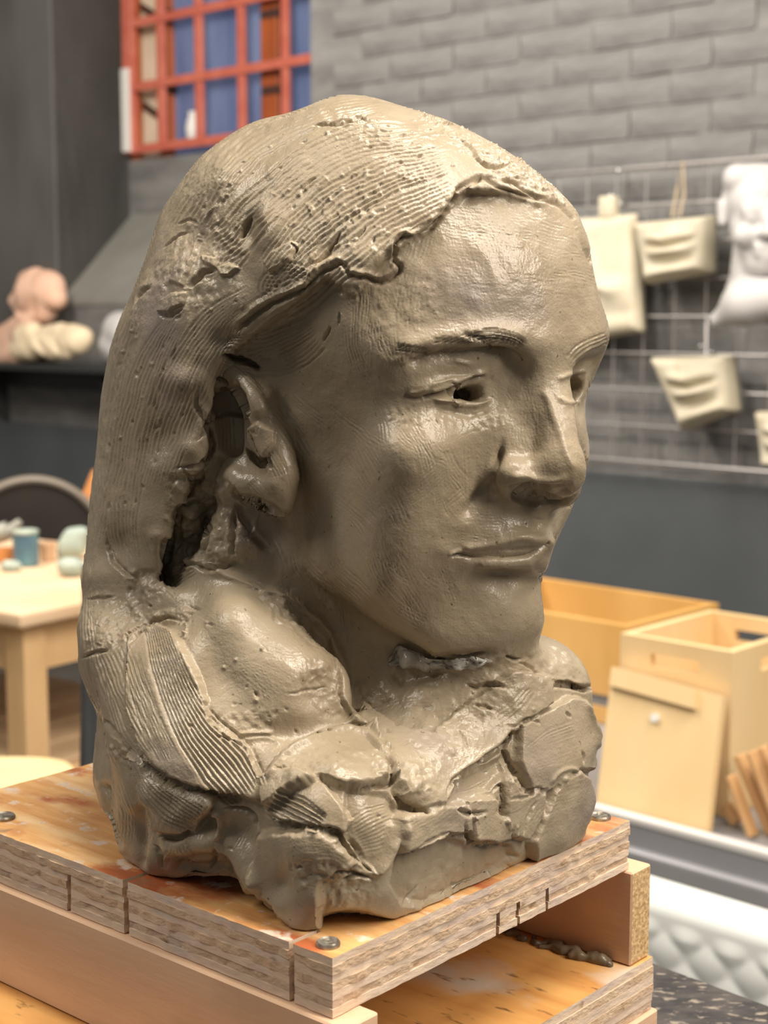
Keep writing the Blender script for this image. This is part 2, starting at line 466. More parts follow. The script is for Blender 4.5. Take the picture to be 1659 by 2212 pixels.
# tablet with a nose in relief
def noserel(u, v):
    x = u - (.30 + .35 * v)
    return .045 * ga(x, .13) * max(0, min(1, v / .55)) * (1 if v < .58 else max(0, 1 - (v - .58) / .07)) + .02 * ga(u - .75, .12) * ga(v - .62, .08) - .02 * ga(u - .45, .09) * ga(v - .64, .06) - .006 * ga(v - .82, .06)
t = thing('nose_cast', 'cream rectangular plaster tablet with a nose in relief, beside the forehead of the clay head', 'plaster cast', W(*Wpx(1320, 725, CG), CG))
relief('tablet', M_PLASTER, t, [(1195, 478), (1381, 462), (1396, 716), (1210, 748)], CG, .045, noserel, 44, 60, .006)
MB().box(W(Wpx(1344, 468, CG)[0], Wpx(1330, 470, CG)[1], CG + .01), WD * .05, WN * .03, UP * .055).build('hanging_tab', M_PLASTER, t, True, .006)
for x, y in ((1336, 368), (1320, 424), (1341, 440)):
    MB().lathe(W(*Wpx(x, y, GO + .02), GO + .02), [(.0015, -.008), (.007, -.005), (.009, 0), (.007, .005), (.0015, .008)], 12).build('steel_bead', M_STEEL, t, 'all')
t = thing('plaster_cast', 'cream plaster cast cut off by the right edge of the photograph', 'plaster cast', W(*Wpx(1690, 1010, CG), CG))
relief('relief', M_PLASTER, t, [(1644, 888), (1800, 884), (1790, 1020), (1662, 1010)], CG, .05, lips(1.0))

# ------------------------------------------------------------------ blob modelling for the small sculptures
def blobs(parts, vox, pad=.02, k=.01):
    """union of rounded cones [(p, q, r0, r1)] in metres -> verts, quads"""
    pts = np.array([list(p) for a in parts for p in (a[0], a[1])]); rmax = max(max(a[2], a[3]) for a in parts)
    lo = pts.min(0) - rmax - pad; hi = pts.max(0) + rmax + pad
    ax = [np.arange(lo[i], hi[i], vox) for i in range(3)]
    X, Y, Z = np.meshgrid(*ax, indexing='ij')
    F = None
    for a in parts:
        p = np.array(a[0]); q = np.array(a[1]); d = q - p
        t = np.clip(((X - p[0]) * d[0] + (Y - p[1]) * d[1] + (Z - p[2]) * d[2]) / (d @ d + 1e-12), 0, 1)
        g = np.sqrt((X - p[0] - t * d[0])**2 + (Y - p[1] - t * d[1])**2 + (Z - p[2] - t * d[2])**2) - (a[2] + (a[3] - a[2]) * t)
        sub = len(a) > 4 and a[4] == 'sub'
        kk = a[5] if len(a) > 5 else k
        if F is None: F = g
        elif sub:
            h = np.clip(0.5 - 0.5 * (F + g) / kk, 0, 1); F = F + (-g - F) * h + kk * h * (1 - h)
        else:
            h = np.clip(0.5 + 0.5 * (g - F) / kk, 0, 1); F = g + (F - g) * h - kk * h * (1 - h)
    V_, Q_ = surface_nets(F)
    return V_ * vox + lo, Q_
def blob_obj(name, m, parent, parts, vox=.006, k=.01):
    v, q = blobs(parts, vox, k=k)
    me = mesh_from(name, v - np.array(parent_loc(parent)), q)
    me.polygons.foreach_set('use_smooth', np.ones(len(q), bool))
    me.materials.append(m)
    o = bpy.data.objects.new(name, me); COL.objects.link(o)
    if parent is not None: o.parent = parent
    return o
# white plaster bust hanging on the grid, head turned towards the room
BO = GO + .135
def bp(x, y, o=0.0):
    return W(*Wpx(x, y, BO), BO + o)
t = thing('plaster_bust', 'small white plaster bust of a smiling head hung at the top of the wire grid', 'bust', bp(1640, 700))
# the face looks into the room, a little to the right
fdir = Vector((.08, -.99, 0)).normalized(); sdir = UP.cross(fdir)
hc = bp(1632, 470)
def hp_(a, b, c):   # a to her left in the picture, b forward, c up, metres
    return hc - sdir * a + fdir * b + UP * c
H = [(hp_(0, -.01, .045), hp_(0, .0, .04), .078, .074), (hp_(0, .02, -.03), hp_(0, .045, -.105), .066, .038),
     (hp_(-.035, .065, .012), hp_(.035, .065, .012), .022, .022), (hp_(0, .088, .0), hp_(0, .108, -.04), .010, .015), (hp_(-.013, .098, -.042), hp_(.013, .098, -.042), .010, .010),
     (hp_(-.045, .06, -.045), hp_(.045, .06, -.045), .028, .028), (hp_(0, .075, -.1), hp_(0, .07, -.112), .022, .022), (hp_(-.02, .088, -.073), hp_(.02, .088, -.073), .009, .009), (hp_(-.018, .086, -.088), hp_(.018, .086, -.088), .009, .009),
     (hp_(-.078, -.01, -.01), hp_(-.078, -.012, .03), .011, .013), (hp_(.078, -.01, -.01), hp_(.078, -.012, .03), .011, .013),
     (hp_(-.05, .01, .09), hp_(.05, .01, .09), .035, .035),
     (hp_(0, -.005, -.08), hp_(0, -.015, -.17), .05, .054)]
for sx in (-1, 1):
    H.append((hp_(sx * .033, .098, -.006), hp_(sx * .036, .098, -.006), .014, .013, 'sub', .012))
    H.append((hp_(sx * .033, .072, -.006), hp_(sx * .034, .072, -.006), .015, .015))
H.append((hp_(-.03, .108, -.081), hp_(.03, .108, -.081), .0075, .0075, 'sub', .006))
blob_obj('head', M_PLWHITE, t, H, .0042, .012)
blob_obj('collar', M_PLWHITE, t, [(hp_(0, -.02, -.175), hp_(.0, .01, -.19), .06, .06), (bp(1574, 690, .05), bp(1632, 655, .05), .02, .042), (bp(1632, 655, .05), bp(1720, 640, .04), .05, .05)], .006, .03)

# ------------------------------------------------------------------ shelf on the left with clay studies
M_SHELF = mat('black_shelf_paint', lin(52, 54, 54), rough=0.45)
M_PEACH = mat('terracotta', lin(240, 200, 176), lin(232, 186, 160), 12, rough=0.7)
M_BONE = mat('ivory_plaster', lin(240, 222, 190), lin(228, 208, 176), 10, rough=0.7)
SO = 0.24
sA = Wpx(-90, 790, SO)[0]; sB = Wpx(330, 790, SO)[0]
zs = Wpx(100, 788, SO)[1]
sh = thing('wall_shelf', 'black wall shelf carrying clay and plaster studies at the left', 'shelf', W((sA + sB) / 2, zs, 0))
MB().box(W(sB, zs - .024, .02), WD * (sA - sB), WN * (SO - .02), UP * .024).build('shelf_board', M_SHELF, sh, bevel=.003)
MB().box(W(sB, zs - .10, .02), WD * (sA - sB), WN * .03, UP * .074).build('shade_strip', M_SHELF, sh, bevel=.003)  # black strip put in for the shade below the shelf
for x in (4, 285):
    sb = Wpx(x, 800, .05)[0]
    MB().prism([W(sb, zs - .024, .022), W(sb, zs - .024, SO - .04), W(sb, zs - .06, SO - .05), W(sb, zs - .22, .05), W(sb, zs - .24, .022)], WD * .02).build('bracket', M_SHELF, sh)
SM = .12
def sp(x, y, o=0.0): return W(*Wpx(x, y, SM), SM + o)
r = sp(40, 784); r.z = zs
t = thing('terracotta_figure', 'peach terracotta bust with a bowed head at the left end of the shelf', 'sculpture', r)
blob_obj('torso', M_PEACH, t, [(sp(-40, 765), sp(40, 762), .06, .055), (sp(-30, 735), sp(30, 732), .04, .045), (sp(10, 735), sp(58, 705), .055, .06), (sp(5, 752, .055), sp(5, 752, .065), .02, .02), (sp(52, 752, .05), sp(52, 754, .055), .015, .015, 'sub', .01)], .007, .03)
blob_obj('head', M_PEACH, t, [(sp(74, 634), sp(100, 632), .078, .07), (sp(58, 604), sp(80, 600), .034, .04), (sp(42, 640), sp(48, 662), .03, .04), (sp(112, 630), sp(122, 646), .045, .042), (sp(104, 610), sp(112, 614), .045, .045), (sp(66, 672), sp(96, 672), .055, .05),
                               (sp(72, 695), sp(64, 730), .062, .07), (sp(34, 650, .02), sp(36, 652, .02), .012, .012), (sp(104, 650, .075), sp(96, 672, .06), .016, .014, 'sub', .014), (sp(66, 676, .06), sp(84, 672, .065), .012, .012, 'sub', .01), (sp(56, 644, .065), sp(62, 646, .065), .013, .013, 'sub', .012)], .006, .03)
t = thing('plaster_study', 'lumpy ivory plaster study lying on the shelf right of the terracotta bust', 'sculpture', Vector(sp(150, 784)) * 1.0)
t.location.z = zs
blob_obj('body', M_BONE, t, [(sp(96, 726, .085), sp(112, 718, .085), .048, .042), (sp(86, 754, .085), sp(112, 752, .085), .046, .046), (sp(128, 742, .085), sp(150, 748, .08), .046, .044), (sp(140, 720, .08), sp(168, 716, .07), .030, .034), (sp(165, 748, .07), sp(198, 738, .06), .046, .05), (sp(186, 722, .06), sp(205, 728, .05), .040, .036), (sp(150, 762, .08), sp(158, 764, .08), .022, .02), (sp(176, 764, .08), sp(186, 764, .08), .02, .018), (sp(140, 736, .13), sp(150, 756, .12), .012, .012, 'sub', .012), (sp(170, 734, .12), sp(176, 752, .11), .012, .012, 'sub', .012)], .007, .02)
t = thing('plaster_skull', 'white plaster head turned away at the shelf end nearest the clay bust', 'sculpture', Vector(sp(245, 784)))
t.location.z = zs
blob_obj('cranium', M_PLWHITE, t, [(sp(254, 715, -.02), sp(266, 718, -.02), .072, .075), (sp(242, 745, .0), sp(258, 755, .0), .05, .05), (sp(238, 768, .0), sp(248, 772, .0), .03, .03), (sp(219, 744, .05), sp(222, 744, .05), .016, .016, 'sub', .014)], .007, .02)

# ================================================================== work table on the left
M_BEECH = mat('beech', lin(232, 196, 148), lin(218, 178, 128), 9, (1, 1, .3), rough=0.5)
M_BTOP = mat('beech_top', lin(226, 200, 168), lin(212, 180, 144), 4, rough=0.5)
M_SHELFW = mat('worn_slat', lin(206, 176, 140), lin(180, 150, 116), 6, rough=0.7)
TZ = 0.80
c0 = Pz(46, 1322, TZ)                       # near corner of the table
ta = (Pz(178, 1296, TZ) - c0).normalized()   # edge running right
tb = Vector((-ta.y, ta.x, 0))                # edge running back left
tbl = thing('work_table', 'light beech work table with slatted lower shelf at the left edge', 'table', (c0.x + .3 * (ta.x + tb.x), c0.y + .3 * (ta.y + tb.y), 0))
LX, LY = .62, .75
def tp(a, b, z): return Vector((c0.x, c0.y, 0)) + ta * a + tb * b + UP * z
MB().box(tp(-.012, -.012, TZ - .03), ta * (LX + .03), tb * (LY + .03), UP * .03).build('table_top', M_BTOP, tbl, True, .008, 3)
lw = .055
for a, b in ((.02, .02), (LX - lw - .02, .02), (.02, LY - lw - .02), (LX - lw - .02, LY - lw - .02)):
    MB().box(tp(a, b, 0), ta * lw, tb * lw, UP * (TZ - .038)).build('leg', M_BEECH, tbl, bevel=.003)
MB().box(tp(.02 + lw, .03, TZ - .125), ta * (LX - 2 * lw - .04), tb * .022, UP * .087).build('apron', M_BEECH, tbl)
MB().box(tp(.03, .02 + lw, TZ - .125), ta * .022, tb * (LY - 2 * lw - .04), UP * .087).build('apron', M_BEECH, tbl)
MB().box(tp(.02 + lw, .03, .42), ta * (LX - 2 * lw - .04), tb * .02, UP * .045).build('lower_rail', M_BEECH, tbl)
MB().box(tp(.03, .02 + lw, .42), ta * .02, tb * (LY - 2 * lw - .04), UP * .045).build('lower_rail', M_BEECH, tbl)
for k in range(6):
    MB().box(tp(.04, .04 + k * .115, .465), ta * (LX - .08), tb * .095, UP * .018).build('shelf_slat', M_SHELFW, tbl, bevel=.002, seg=1)
# things on the table
M_DISC = mat('dark_disc', lin(46, 40, 36), lin(34, 30, 28), 3, rough=0.4)
M_RIM = mat('disc_rim', lin(120, 110, 98), rough=0.5)
M_BLUE = mat('blue_glaze', lin(62, 88, 112), lin(96, 136, 146), 9, rough=0.3)
M_TEAL = mat('grey_green_clay', lin(176, 186, 172), lin(132, 146, 138), 14, rough=0.6)
M_SAND = mat('sand_clay', lin(206, 176, 146), lin(186, 150, 118), 9, rough=0.7)
M_ORANGE = mat('orange_timber_board', lin(206, 140, 80), lin(190, 122, 66), 9, rough=0.5)
M_TOOL = mat('grey_tool', lin(150, 150, 140), rough=0.5)
dc = P(72, 1190, 4.15); rr_ = 155 / FPX * 4.15
t = thing('round_disc', 'large dark round disc with a pale rim on a post behind the pots', 'disc', (dc.x, dc.y, 0))
fd = Vector((dc.x, dc.y, 0)).normalized(); rt = Vector((fd.y, -fd.x, 0))
ring = [dc + rt * rr_ * math.cos(a) + UP * rr_ * math.sin(a) for a in [2 * math.pi * k / 48 for k in range(48)]]
MB().prism(ring, fd * .02).build('plate', M_DISC, t, bevel=.002)
MB().tube([p - fd * .004 for p in ring] + [ring[0] - fd * .004], .012, 8, False).build('rim', M_RIM, t, True)
MB().tube([Vector((dc.x, dc.y, 0)) + fd * .04, Vector((dc.x, dc.y, dc.z)) + fd * .04], .02, 12).build('post', M_DISC, t, True)
tag(MB().prism([P(176, 1072, 4.4), P(200, 1015, 4.4), P(240, 1030, 4.4), P(230, 1110, 4.4), P(190, 1120, 4.4)], fd * .02).build('timber_board', M_ORANGE), 'orange timber board peeking out between the dark disc and the clay hair', 'board')
def pot(name, label, x, y, w, h, m, prof, rim=None):
    p = Pz(x, y, TZ); d = proj(np.array(p))[2]; r_ = w / 2 / FPX * d; hh = h / FPX * d
    o = thing(name, label, 'pot', p)
    MB().lathe(p, [(a * r_, b * hh) for a, b in prof], 26).build('body', m, o, True)
    if rim: MB().lathe(p + UP * hh * rim[1], [(rim[0] * r_ * .96, 0), (rim[0] * r_, hh * .02), (rim[0] * r_, hh * .08), (rim[0] * r_ * .9, hh * .1)], 26).build('rim', M_TEAL, o, True)
    return o
pot('blue_pot', 'dark blue glazed pot among the clay lumps on the beech table', 57, 1222, 56, 76, M_BLUE, [(.8, 0), (.95, .05), (1, .3), (.98, .95), (.85, .95), (.82, .4), (.2, .35)], (1.02, .93))
pot('sand_pot', 'small sand coloured pot right of the blue pot', 103, 1212, 36, 42, M_SAND, [(.7, 0), (.85, .05), (.9, .7), (1.05, .8), (1.05, 1), (.8, 1), (.7, .5), (.1, .45)])
pot('flat_dish', 'low orange dish with white rim at the left edge of the beech table', 10, 1214, 46, 30, M_ORANGE, [(.7, 0), (.95, .1), (1, .8), (.97, 1), (.85, 1), (.7, .5), (.1, .45)])
def lump(name, label, m, parts):
    o = thing(name, label, 'clay lump', Pz(parts[0][0], parts[0][1] + parts[0][2], TZ))
    bl = []
    for x, y, r in parts:
        d = proj(np.array(o.location))[2]
        c = P(x, y, d); bl.append((c, c + Vector((.002, .004, 0)), r / FPX * d, r / FPX * d))
    blob_obj('lump', m, o, bl, .007, .02)
lump('clay_lump', 'grey-green lump of clay beside the edge of the clay bust on the table', M_TEAL, [(152, 1228, 18), (138, 1222, 16), (165, 1225, 15)])
lump('clay_study', 'tall grey-green clay study standing behind the lump on the table', M_TEAL, [(135, 1196, 13), (140, 1175, 13), (152, 1155, 15), (168, 1163, 15), (178, 1150, 11), (150, 1180, 14), (168, 1185, 16)])
lump('clay_scrap', 'low grey-green clay scrap in front of the blue pot', M_TEAL, [(22, 1225, 10), (36, 1224, 9), (10, 1222, 9)])
t = thing('modelling_tool', 'grey modelling tool lying across the clay at the left edge behind the blue pot', 'tool', P(10, 1150, 3.4))
MB().tube([P(-12, 1156, 3.4), P(18, 1146, 3.4)], .022, 10).build('handle', M_TOOL, t, True)
MB().tube([P(18, 1148, 3.4), P(44, 1126, 3.4)], [.013, .008], 10).build('blade', M_TOOL, t, True)

# pale stool top and dark cloth at the lower left
M_STOOL = mat('pale_plywood', lin(238, 218, 168), lin(228, 204, 150), 5, rough=0.45)
SZ = .60
sc = Pz(-60, 1692, SZ)
st = thing('stool', 'pale plywood stool with rounded seat at the lower left', 'stool', (sc.x, sc.y, 0))
sr = (Pz(146, 1692, SZ) - sc).length
seat = [sc + Vector((math.copysign(abs(math.cos(a))**.6, math.cos(a)), math.copysign(abs(math.sin(a))**.6, math.sin(a)), 0)) * sr for a in [2 * math.pi * k / 48 for k in range(48)]]
MB().prism([p - UP * .025 for p in seat], UP * .025).build('seat', M_STOOL, st, True, .006, 3)
for sx, sy in ((-1, -1), (1, -1), (-1, 1), (1, 1)):
    MB().tube([sc + Vector((sx * sr * .55, sy * sr * .55, -.025)), sc + Vector((sx * sr * .75, sy * sr * .75, -SZ))], [.016, .013], 12).build('leg', M_STOOL, st, True)
M_CLOTH = mat('dark_grey_cloth', lin(84, 86, 88), lin(70, 72, 75), 10, rough=0.9, bump=.002, bscale=40)
cb = P(222, 1600, 1.9); ctop = P(222, 1215, 1.9).z
def drape(u, v):
    a = 2 * math.pi * u; w = (1 - v)
    r_ = (.020 + .055 * w**1.3) * (1 + .20 * math.sin(5 * a + 2 * v) * min(1, 1.4 * w) + .08 * math.sin(11 * a + 1) * w)
    return Vector((cb.x + r_ * math.cos(a), cb.y + r_ * math.sin(a), ctop * v))
tag(MB().grid(drape, 64, 40).build('hanging_cloth', M_CLOTH, None, 'all'), 'dark grey cloth hanging in folds to the floor behind the lower left of the bust', 'cloth')

# ================================================================== bench on the right with crates
M_PINE = mat('pine_ply', lin(236, 208, 160), lin(226, 194, 142), 6, (1, 1, .35), rough=0.5)
M_PINED = mat('honey_ply', lin(222, 176, 106), lin(206, 158, 88), 6, (1, 1, .35), rough=0.5)
M_RAIL = mat('grey_enamel', lin(150, 150, 154), lin(140, 140, 144), 4, rough=0.35)
M_RAILT = mat('light_enamel', lin(214, 212, 210), rough=0.35)
M_BLACK = mat('black_gap', lin(28, 26, 25), rough=0.8)
BOFF = 1.62                                  # distance of the bench front from the wall
sb0, zbr = Wpx(1467, 1792, BOFF)             # top edge of the rail
sb1 = Wpx(560, 1560, BOFF)[0]; sb2 = Wpx(1900, 1900, BOFF)[0]
bench = thing('steel_bench', 'grey enamelled steel bench with a raised front rail under the crates', 'bench', W(sb0, 0, BOFF - .4))
MB().box(W(sb2, zbr - .03, BOFF - .95), WD * (sb1 - sb2), WN * .93, UP * .02).build('bench_top', M_RAIL, bench)
MB().box(W(sb2, zbr - .012, BOFF - .022), WD * (sb1 - sb2), WN * .022, UP * .012).build('rail_lip', M_RAILT, bench, bevel=.003)
zmid = Wpx(1467, 1858, BOFF)[1]; zlow = Wpx(1467, 1912, BOFF)[1]
MB().box(W(sb2, zmid, BOFF - .018), WD * (sb1 - sb2), WN * .016, UP * (zbr - .012 - zmid)).build('rail_upper', M_RAIL, bench)
MB().box(W(sb2, zlow, BOFF - .022), WD * (sb1 - sb2), WN * .034, UP * (zmid - zlow)).build('rail_lower', M_RAIL, bench, bevel=.008, seg=3)
for s in (sb1 - .06, sb2 + .06):
    for off in (BOFF - .9, BOFF - .08):
        MB().box(W(s - .02, 0, off), WD * .04, WN * .04, UP * (zbr - .03)).build('leg', M_RAIL, bench)
ZBN = zbr - .008
# crate A: open box with slot handles
oA = BOFF - .115
sFl = Wpx(1338, 1500, oA)[0]; sFr = Wpx(1580, 1500, oA)[0]     # front face left and right
zA1 = Wpx(1578, 1408, oA)[1]
offB, _ = Fpx(1542, 1301, Wpx(1348, 1361, oA)[0])
crA = thing('wooden_crate', 'pale open plywood crate with slot handles, standing on the bench at the right', 'crate', W((sFl + sFr) / 2, ZBN, oA - .15))
th = .014
def panel(name, par, o, a, up, thv, slot=None, m=M_PINE):
    """board from corner o along a and up, thickness vector thv, optional slot (u0, u1, v0, v1)"""
    o, a, up, thv = Vector(o), Vector(a), Vector(up), Vector(thv); mb = MB()
    if not slot: mb.box(o, a, up, thv)
    else:
        u0, u1, v0, v1 = slot
        mb.box(o, a, up * v0, thv).box(o + up * v1, a, up * (1 - v1), thv)
        mb.box(o + up * v0, a * u0, up * (v1 - v0), thv).box(o + up * v0 + a * u1, a * (1 - u1), up * (v1 - v0), thv)
    return mb.build(name, m, par)
hA = zA1 - ZBN; dA = abs(oA - offB)
print('crate', sFl - sFr, hA, dA)
panel('front_panel', crA, W(sFr, ZBN, oA), WD * (sFl - sFr), UP * hA, -WN * th, (.29, .72, .83, .905))
panel('back_panel', crA, W(sFr, ZBN, oA - dA), WD * (sFl - sFr), UP * hA, WN * th, (.29, .72, .83, .905))
panel('side_panel', crA, W(sFl - th, ZBN, oA - th), -WN * (dA - 2 * th), UP * hA, WD * th)
panel('side_panel', crA, W(sFr, ZBN, oA - th), -WN * (dA - 2 * th), UP * hA, WD * th, (.3, .7, .83, .905))
MB().box(W(sFr, ZBN, oA - dA + th), WD * (sFl - sFr), WN * (dA - 2 * th), UP * th).build('bottom_panel', M_PINE, crA)
# leaning board with a white screw cap
t = thing('leaning_board', 'pale plywood lid leaning upright against the front of the open crate', 'board', W((sFl + sFr) / 2, ZBN, oA + .07))
oL0 = oA + .07
bl_, br_ = Wpx(1299, 1728, oL0), Wpx(1538, 1790, oL0)
tl_, tr_ = Wpx(1333, 1442, oA + .012), Wpx(1570, 1506, oA + .012)
pts = [W(br_[0], ZBN, oL0), W(bl_[0], ZBN, oL0), W(tl_[0], tl_[1], oA + .012), W(tr_[0], tr_[1], oA + .012)]
nrm = (pts[1] - pts[0]).cross(pts[3] - pts[0]).normalized()
if nrm.dot(WN) < 0: nrm = -nrm
MB().prism(pts, nrm * .014).build('board', M_PINE, t)
mid = pts[2] * .55 + pts[3] * .45
dn = (pts[1] - pts[2]).normalized()
a_ = (pts[3] - pts[2])
MB().prism([pts[2] + a_ * .02 - dn * .0 + nrm * .0145, pts[2] + a_ * .80 + nrm * .0145, pts[2] + a_ * .80 + dn * .03 + nrm * .0145, pts[2] + a_ * .02 + dn * .03 + nrm * .0145], nrm * .008).build('cleat', M_PINE, t)
MB().tube([mid + dn * .06 + nrm * .0142, mid + dn * .06 + nrm * .019], .007, 14).build('screw_cap', M_WHITE, t, True)
# long honey coloured crate behind
oC = oA - dA - .05
sC0 = Wpx(1356, 1400, oC)[0]; sC1 = Wpx(960, 1400, oC)[0]; zC1 = Wpx(1345, 1352, oC)[1]
cB = thing('long_crate', 'honey coloured long crate behind the pale one, reaching behind the chin', 'crate', W((sC0 + sC1) / 2, ZBN, oC - .15))
hC = zC1 - ZBN
zg = Wpx(1300, 1508, oC)[1] - ZBN
panel('front_panel', cB, W(sC0, ZBN + zg + .006, oC), WD * (sC1 - sC0), UP * (hC - zg - .006), -WN * .018, m=M_PINED)
panel('front_panel', cB, W(sC0, ZBN, oC), WD * (sC1 - sC0), UP * (zg - .018), -WN * .018, m=M_PINED)
MB().box(W(sC0, ZBN + zg - .018, oC - .014), WD * (sC1 - sC0), WN * .006, UP * .024).build('groove_strip', M_RAIL, cB)
panel('side_panel', cB, W(sC0, ZBN, oC - .018), -WN * .28, UP * hC, WD * .018, m=M_PINED)
panel('side_panel', cB, W(sC1 - .018, ZBN, oC - .018), -WN * .28, UP * hC, WD * .018, m=M_PINED)
panel('back_panel', cB, W(sC0, ZBN, oC - .3), WD * (sC1 - sC0), UP * hC, -WN * .018, m=M_PINED)
# offcuts leaning against the crate's right side
M_SLAT = mat('offcut', lin(222, 182, 132), lin(204, 160, 110), 8, (1, 1, .3), rough=0.6)
def slat(lab, x0, y0, x1, y1, w, off, k):
    a = W(*Wpx(x0, y0, off), off); b = W(*Wpx(x1, y1, off), off); b.z = max(b.z, ZBN)
    n = (b - a).cross(WN).normalized()
    wv = n * (w / FPX * proj(np.array(a))[2])
    o = MB().box(a, b - a, wv, -WN * .024).build('timber_offcut', M_SLAT, None, bevel=.0015, seg=1)
    tag(o, lab, 'offcut', 'timber offcuts by the crate')
slat('shortest timber offcut at the left end of the leaning bundle', 1552, 1748, 1580, 1812, -20, oA + 0.030, 0)
slat('thin timber offcut second from the left in the leaning bundle', 1566, 1680, 1614, 1815, -11, oA + 0.060, 1)
slat('long timber offcut third from the left in the leaning bundle', 1582, 1636, 1652, 1826, -17, oA + 0.030, 2)
slat('timber offcut fourth from the left in the leaning bundle', 1610, 1628, 1690, 1842, -12, oA + 0.060, 3)
slat('timber offcut fifth from the left in the leaning bundle', 1632, 1618, 1712, 1846, -16, oA + 0.030, 4)
slat('timber offcut at the right edge of the photograph in the leaning bundle', 1656, 1606, 1735, 1850, -18, oA + 0.060, 5)

# white quilted pad in front of the bench
M_QUILT = mat('white_quilt', lin(232, 236, 234), rough=0.5)
QO = BOFF + .20
qs0 = Wpx(1330, 2050, QO)[0]; qs1 = Wpx(1800, 2050, QO)[0]
qz1 = Wpx(1520, 1966, QO)[1]; qz0 = Wpx(1520, 2290, QO)[1]
qa = Wpx(1529, 2035, QO); qb = Wpx(1436, 2007, QO)
per = abs(qa[0] - qb[0]); perz = abs(Wpx(1529, 1983, QO)[1] - Wpx(1529, 2088, QO)[1])
def quilt(u, v):
    s = qs1 + (qs0 - qs1) * u; z = qz0 + (qz1 - qz0) * v
    a = (s - qa[0]) / per; b = (z - qa[1]) / perz
    p1 = abs(((a + b + .5) % 1) - .5); p2 = abs(((a - b + .5) % 1) - .5)
    band = min(1, max(0, (qz1 - .03 - z) / .02))
    pil = math.sin(math.pi * p1)**.6 * math.sin(math.pi * p2)**.6 * band
    seam = max(math.exp(-(p1 / .035)**2), math.exp(-(p2 / .035)**2)) * band
    round_ = math.sqrt(max(0, 1 - max(0, (z - (qz1 - .03)) / .03)**2))
    return W(s, z, QO - .03 + .03 * round_ + .006 * pil + .0012 * seam)
qt = thing('quilted_pad', 'white quilted upholstered pad with diamond stitching below the bench rail', 'pad', W((qs0 + qs1) / 2, qz0, QO))
MB().grid(quilt, 150, 110).build('quilted_cover', M_QUILT, qt, 'all')
MB().box(W(qs1, qz0, QO - .065), WD * (qs0 - qs1), WN * .033, UP * (qz1 - qz0)).build('core', M_QUILT, qt, bevel=.01)

# ================================================================== stack of boards under the bust
GRAIN = -math.atan2(0.656, -0.755)          # wood grain along the long side of the board
M_TOP = mat('stained_ply_face', lin(226, 178, 118), lin(206, 150, 92), 26, (1, 7, 1), rough=0.42, bump=.0004, bscale=90, rough2=.55, rot=GRAIN)
over(M_TOP, lin(238, 204, 156), 14, .50, .68, (1, 5, 1), seed=2)
over(M_TOP, lin(184, 104, 66), 17, .53, .64, (1, 1.8, 1), rough=.14, seed=7)
over(M_TOP, lin(150, 60, 46), 40, .68, .76, seed=12)
over(M_TOP, lin(232, 212, 194), 90, .60, .68, rough=.2, seed=23)
over(M_TOP, lin(136, 118, 98), 34, .66, .74, seed=19)
M_PLYA = mat('ply_long_grain', lin(234, 212, 190), lin(220, 194, 168), 30, (1, 1, 3), rough=0.75, bump=.0010, bscale=140)
over(M_PLYA, lin(212, 192, 178), 22, .5, .66, seed=4)
over(M_PLYA, lin(170, 140, 108), 60, .66, .74, (1, 1, 2), seed=9)
M_PLYB = mat('ply_end_grain', lin(220, 194, 166), lin(202, 172, 142), 80, (1, 1, 2), rough=0.85, bump=.0016, bscale=260)
over(M_PLYB, lin(206, 184, 168), 20, .5, .66, seed=6)
over(M_PLYB, lin(150, 118, 86), 80, .64, .74, (1, 1, 2), seed=14)
M_BEAM = mat('beam_pine', lin(226, 190, 158), lin(212, 172, 138), 5, (1, 1, 6), rough=0.7, bump=.0004, bscale=60)
over(M_BEAM, lin(190, 160, 132), 9, .58, .72, seed=5)
M_CHIP = mat('chipboard', lin(226, 194, 144), lin(186, 150, 104), 520, rough=0.85, bump=.0012, bscale=300, lo=.4, hi=.62)
M_LOWTOP = mat('low_board_face', lin(224, 172, 104), lin(200, 142, 80), 16, (1, 5, 1), rough=0.35, bump=.0003, rot=GRAIN)
over(M_LOWTOP, lin(206, 196, 182), 14, .54, .66, seed=3); over(M_LOWTOP, lin(124, 90, 58), 60, .62, .72, (1, 3, 1), seed=8)
M_STAND = mat('black_worn_top', lin(54, 52, 54), lin(84, 80, 78), 40, (1, 2.5, 1), rough=0.55, bump=.0008)
over(M_STAND, lin(150, 140, 128), 120, .56, .68, (1, 2, 1), seed=3); over(M_STAND, lin(200, 172, 140), 70, .70, .76, (1, 3, 1), seed=9)
M_SCREW = mat('zinc_screw', lin(186, 182, 172), lin(120, 112, 100), 260, rough=0.4, metal=.7)
M_WETCLAY = mat('clay_smear', lin(122, 108, 88), lin(96, 84, 68), 90, rough=0.3, bump=.002, bscale=120)
M_CRUMB = mat('pale_crumb', lin(226, 222, 214), rough=0.6)
NCW = Pz(718, 2070, ZB)
U1 = Vector((0.656, 0.755, 0)); U2 = Vector((-0.755, 0.656, 0))
def bpnt(u, v, z=0.0):
    return Vector((NCW.x, NCW.y, ZB)) + U1 * u + U2 * v + UP * z
BU, BV = 0.211, 0.272
def find_u(x, v=0.0):
    return min((abs(proj(np.array(bpnt(u, v)))[0] - x), u) for u in [i * .001 for i in range(0, 240)])[1]
def find_v(x, u=0.0):
    return min((abs(proj(np.array(bpnt(u, v)))[0] - x), v) for v in [i * .001 for i in range(0, 300)])[1]
kl = [find_v(145), find_v(270), find_v(628)]       # saw cuts on the left side
kr = [find_u(1075), find_u(1122), find_u(1182)]    # notches on the right side
rnd = random.Random(11)
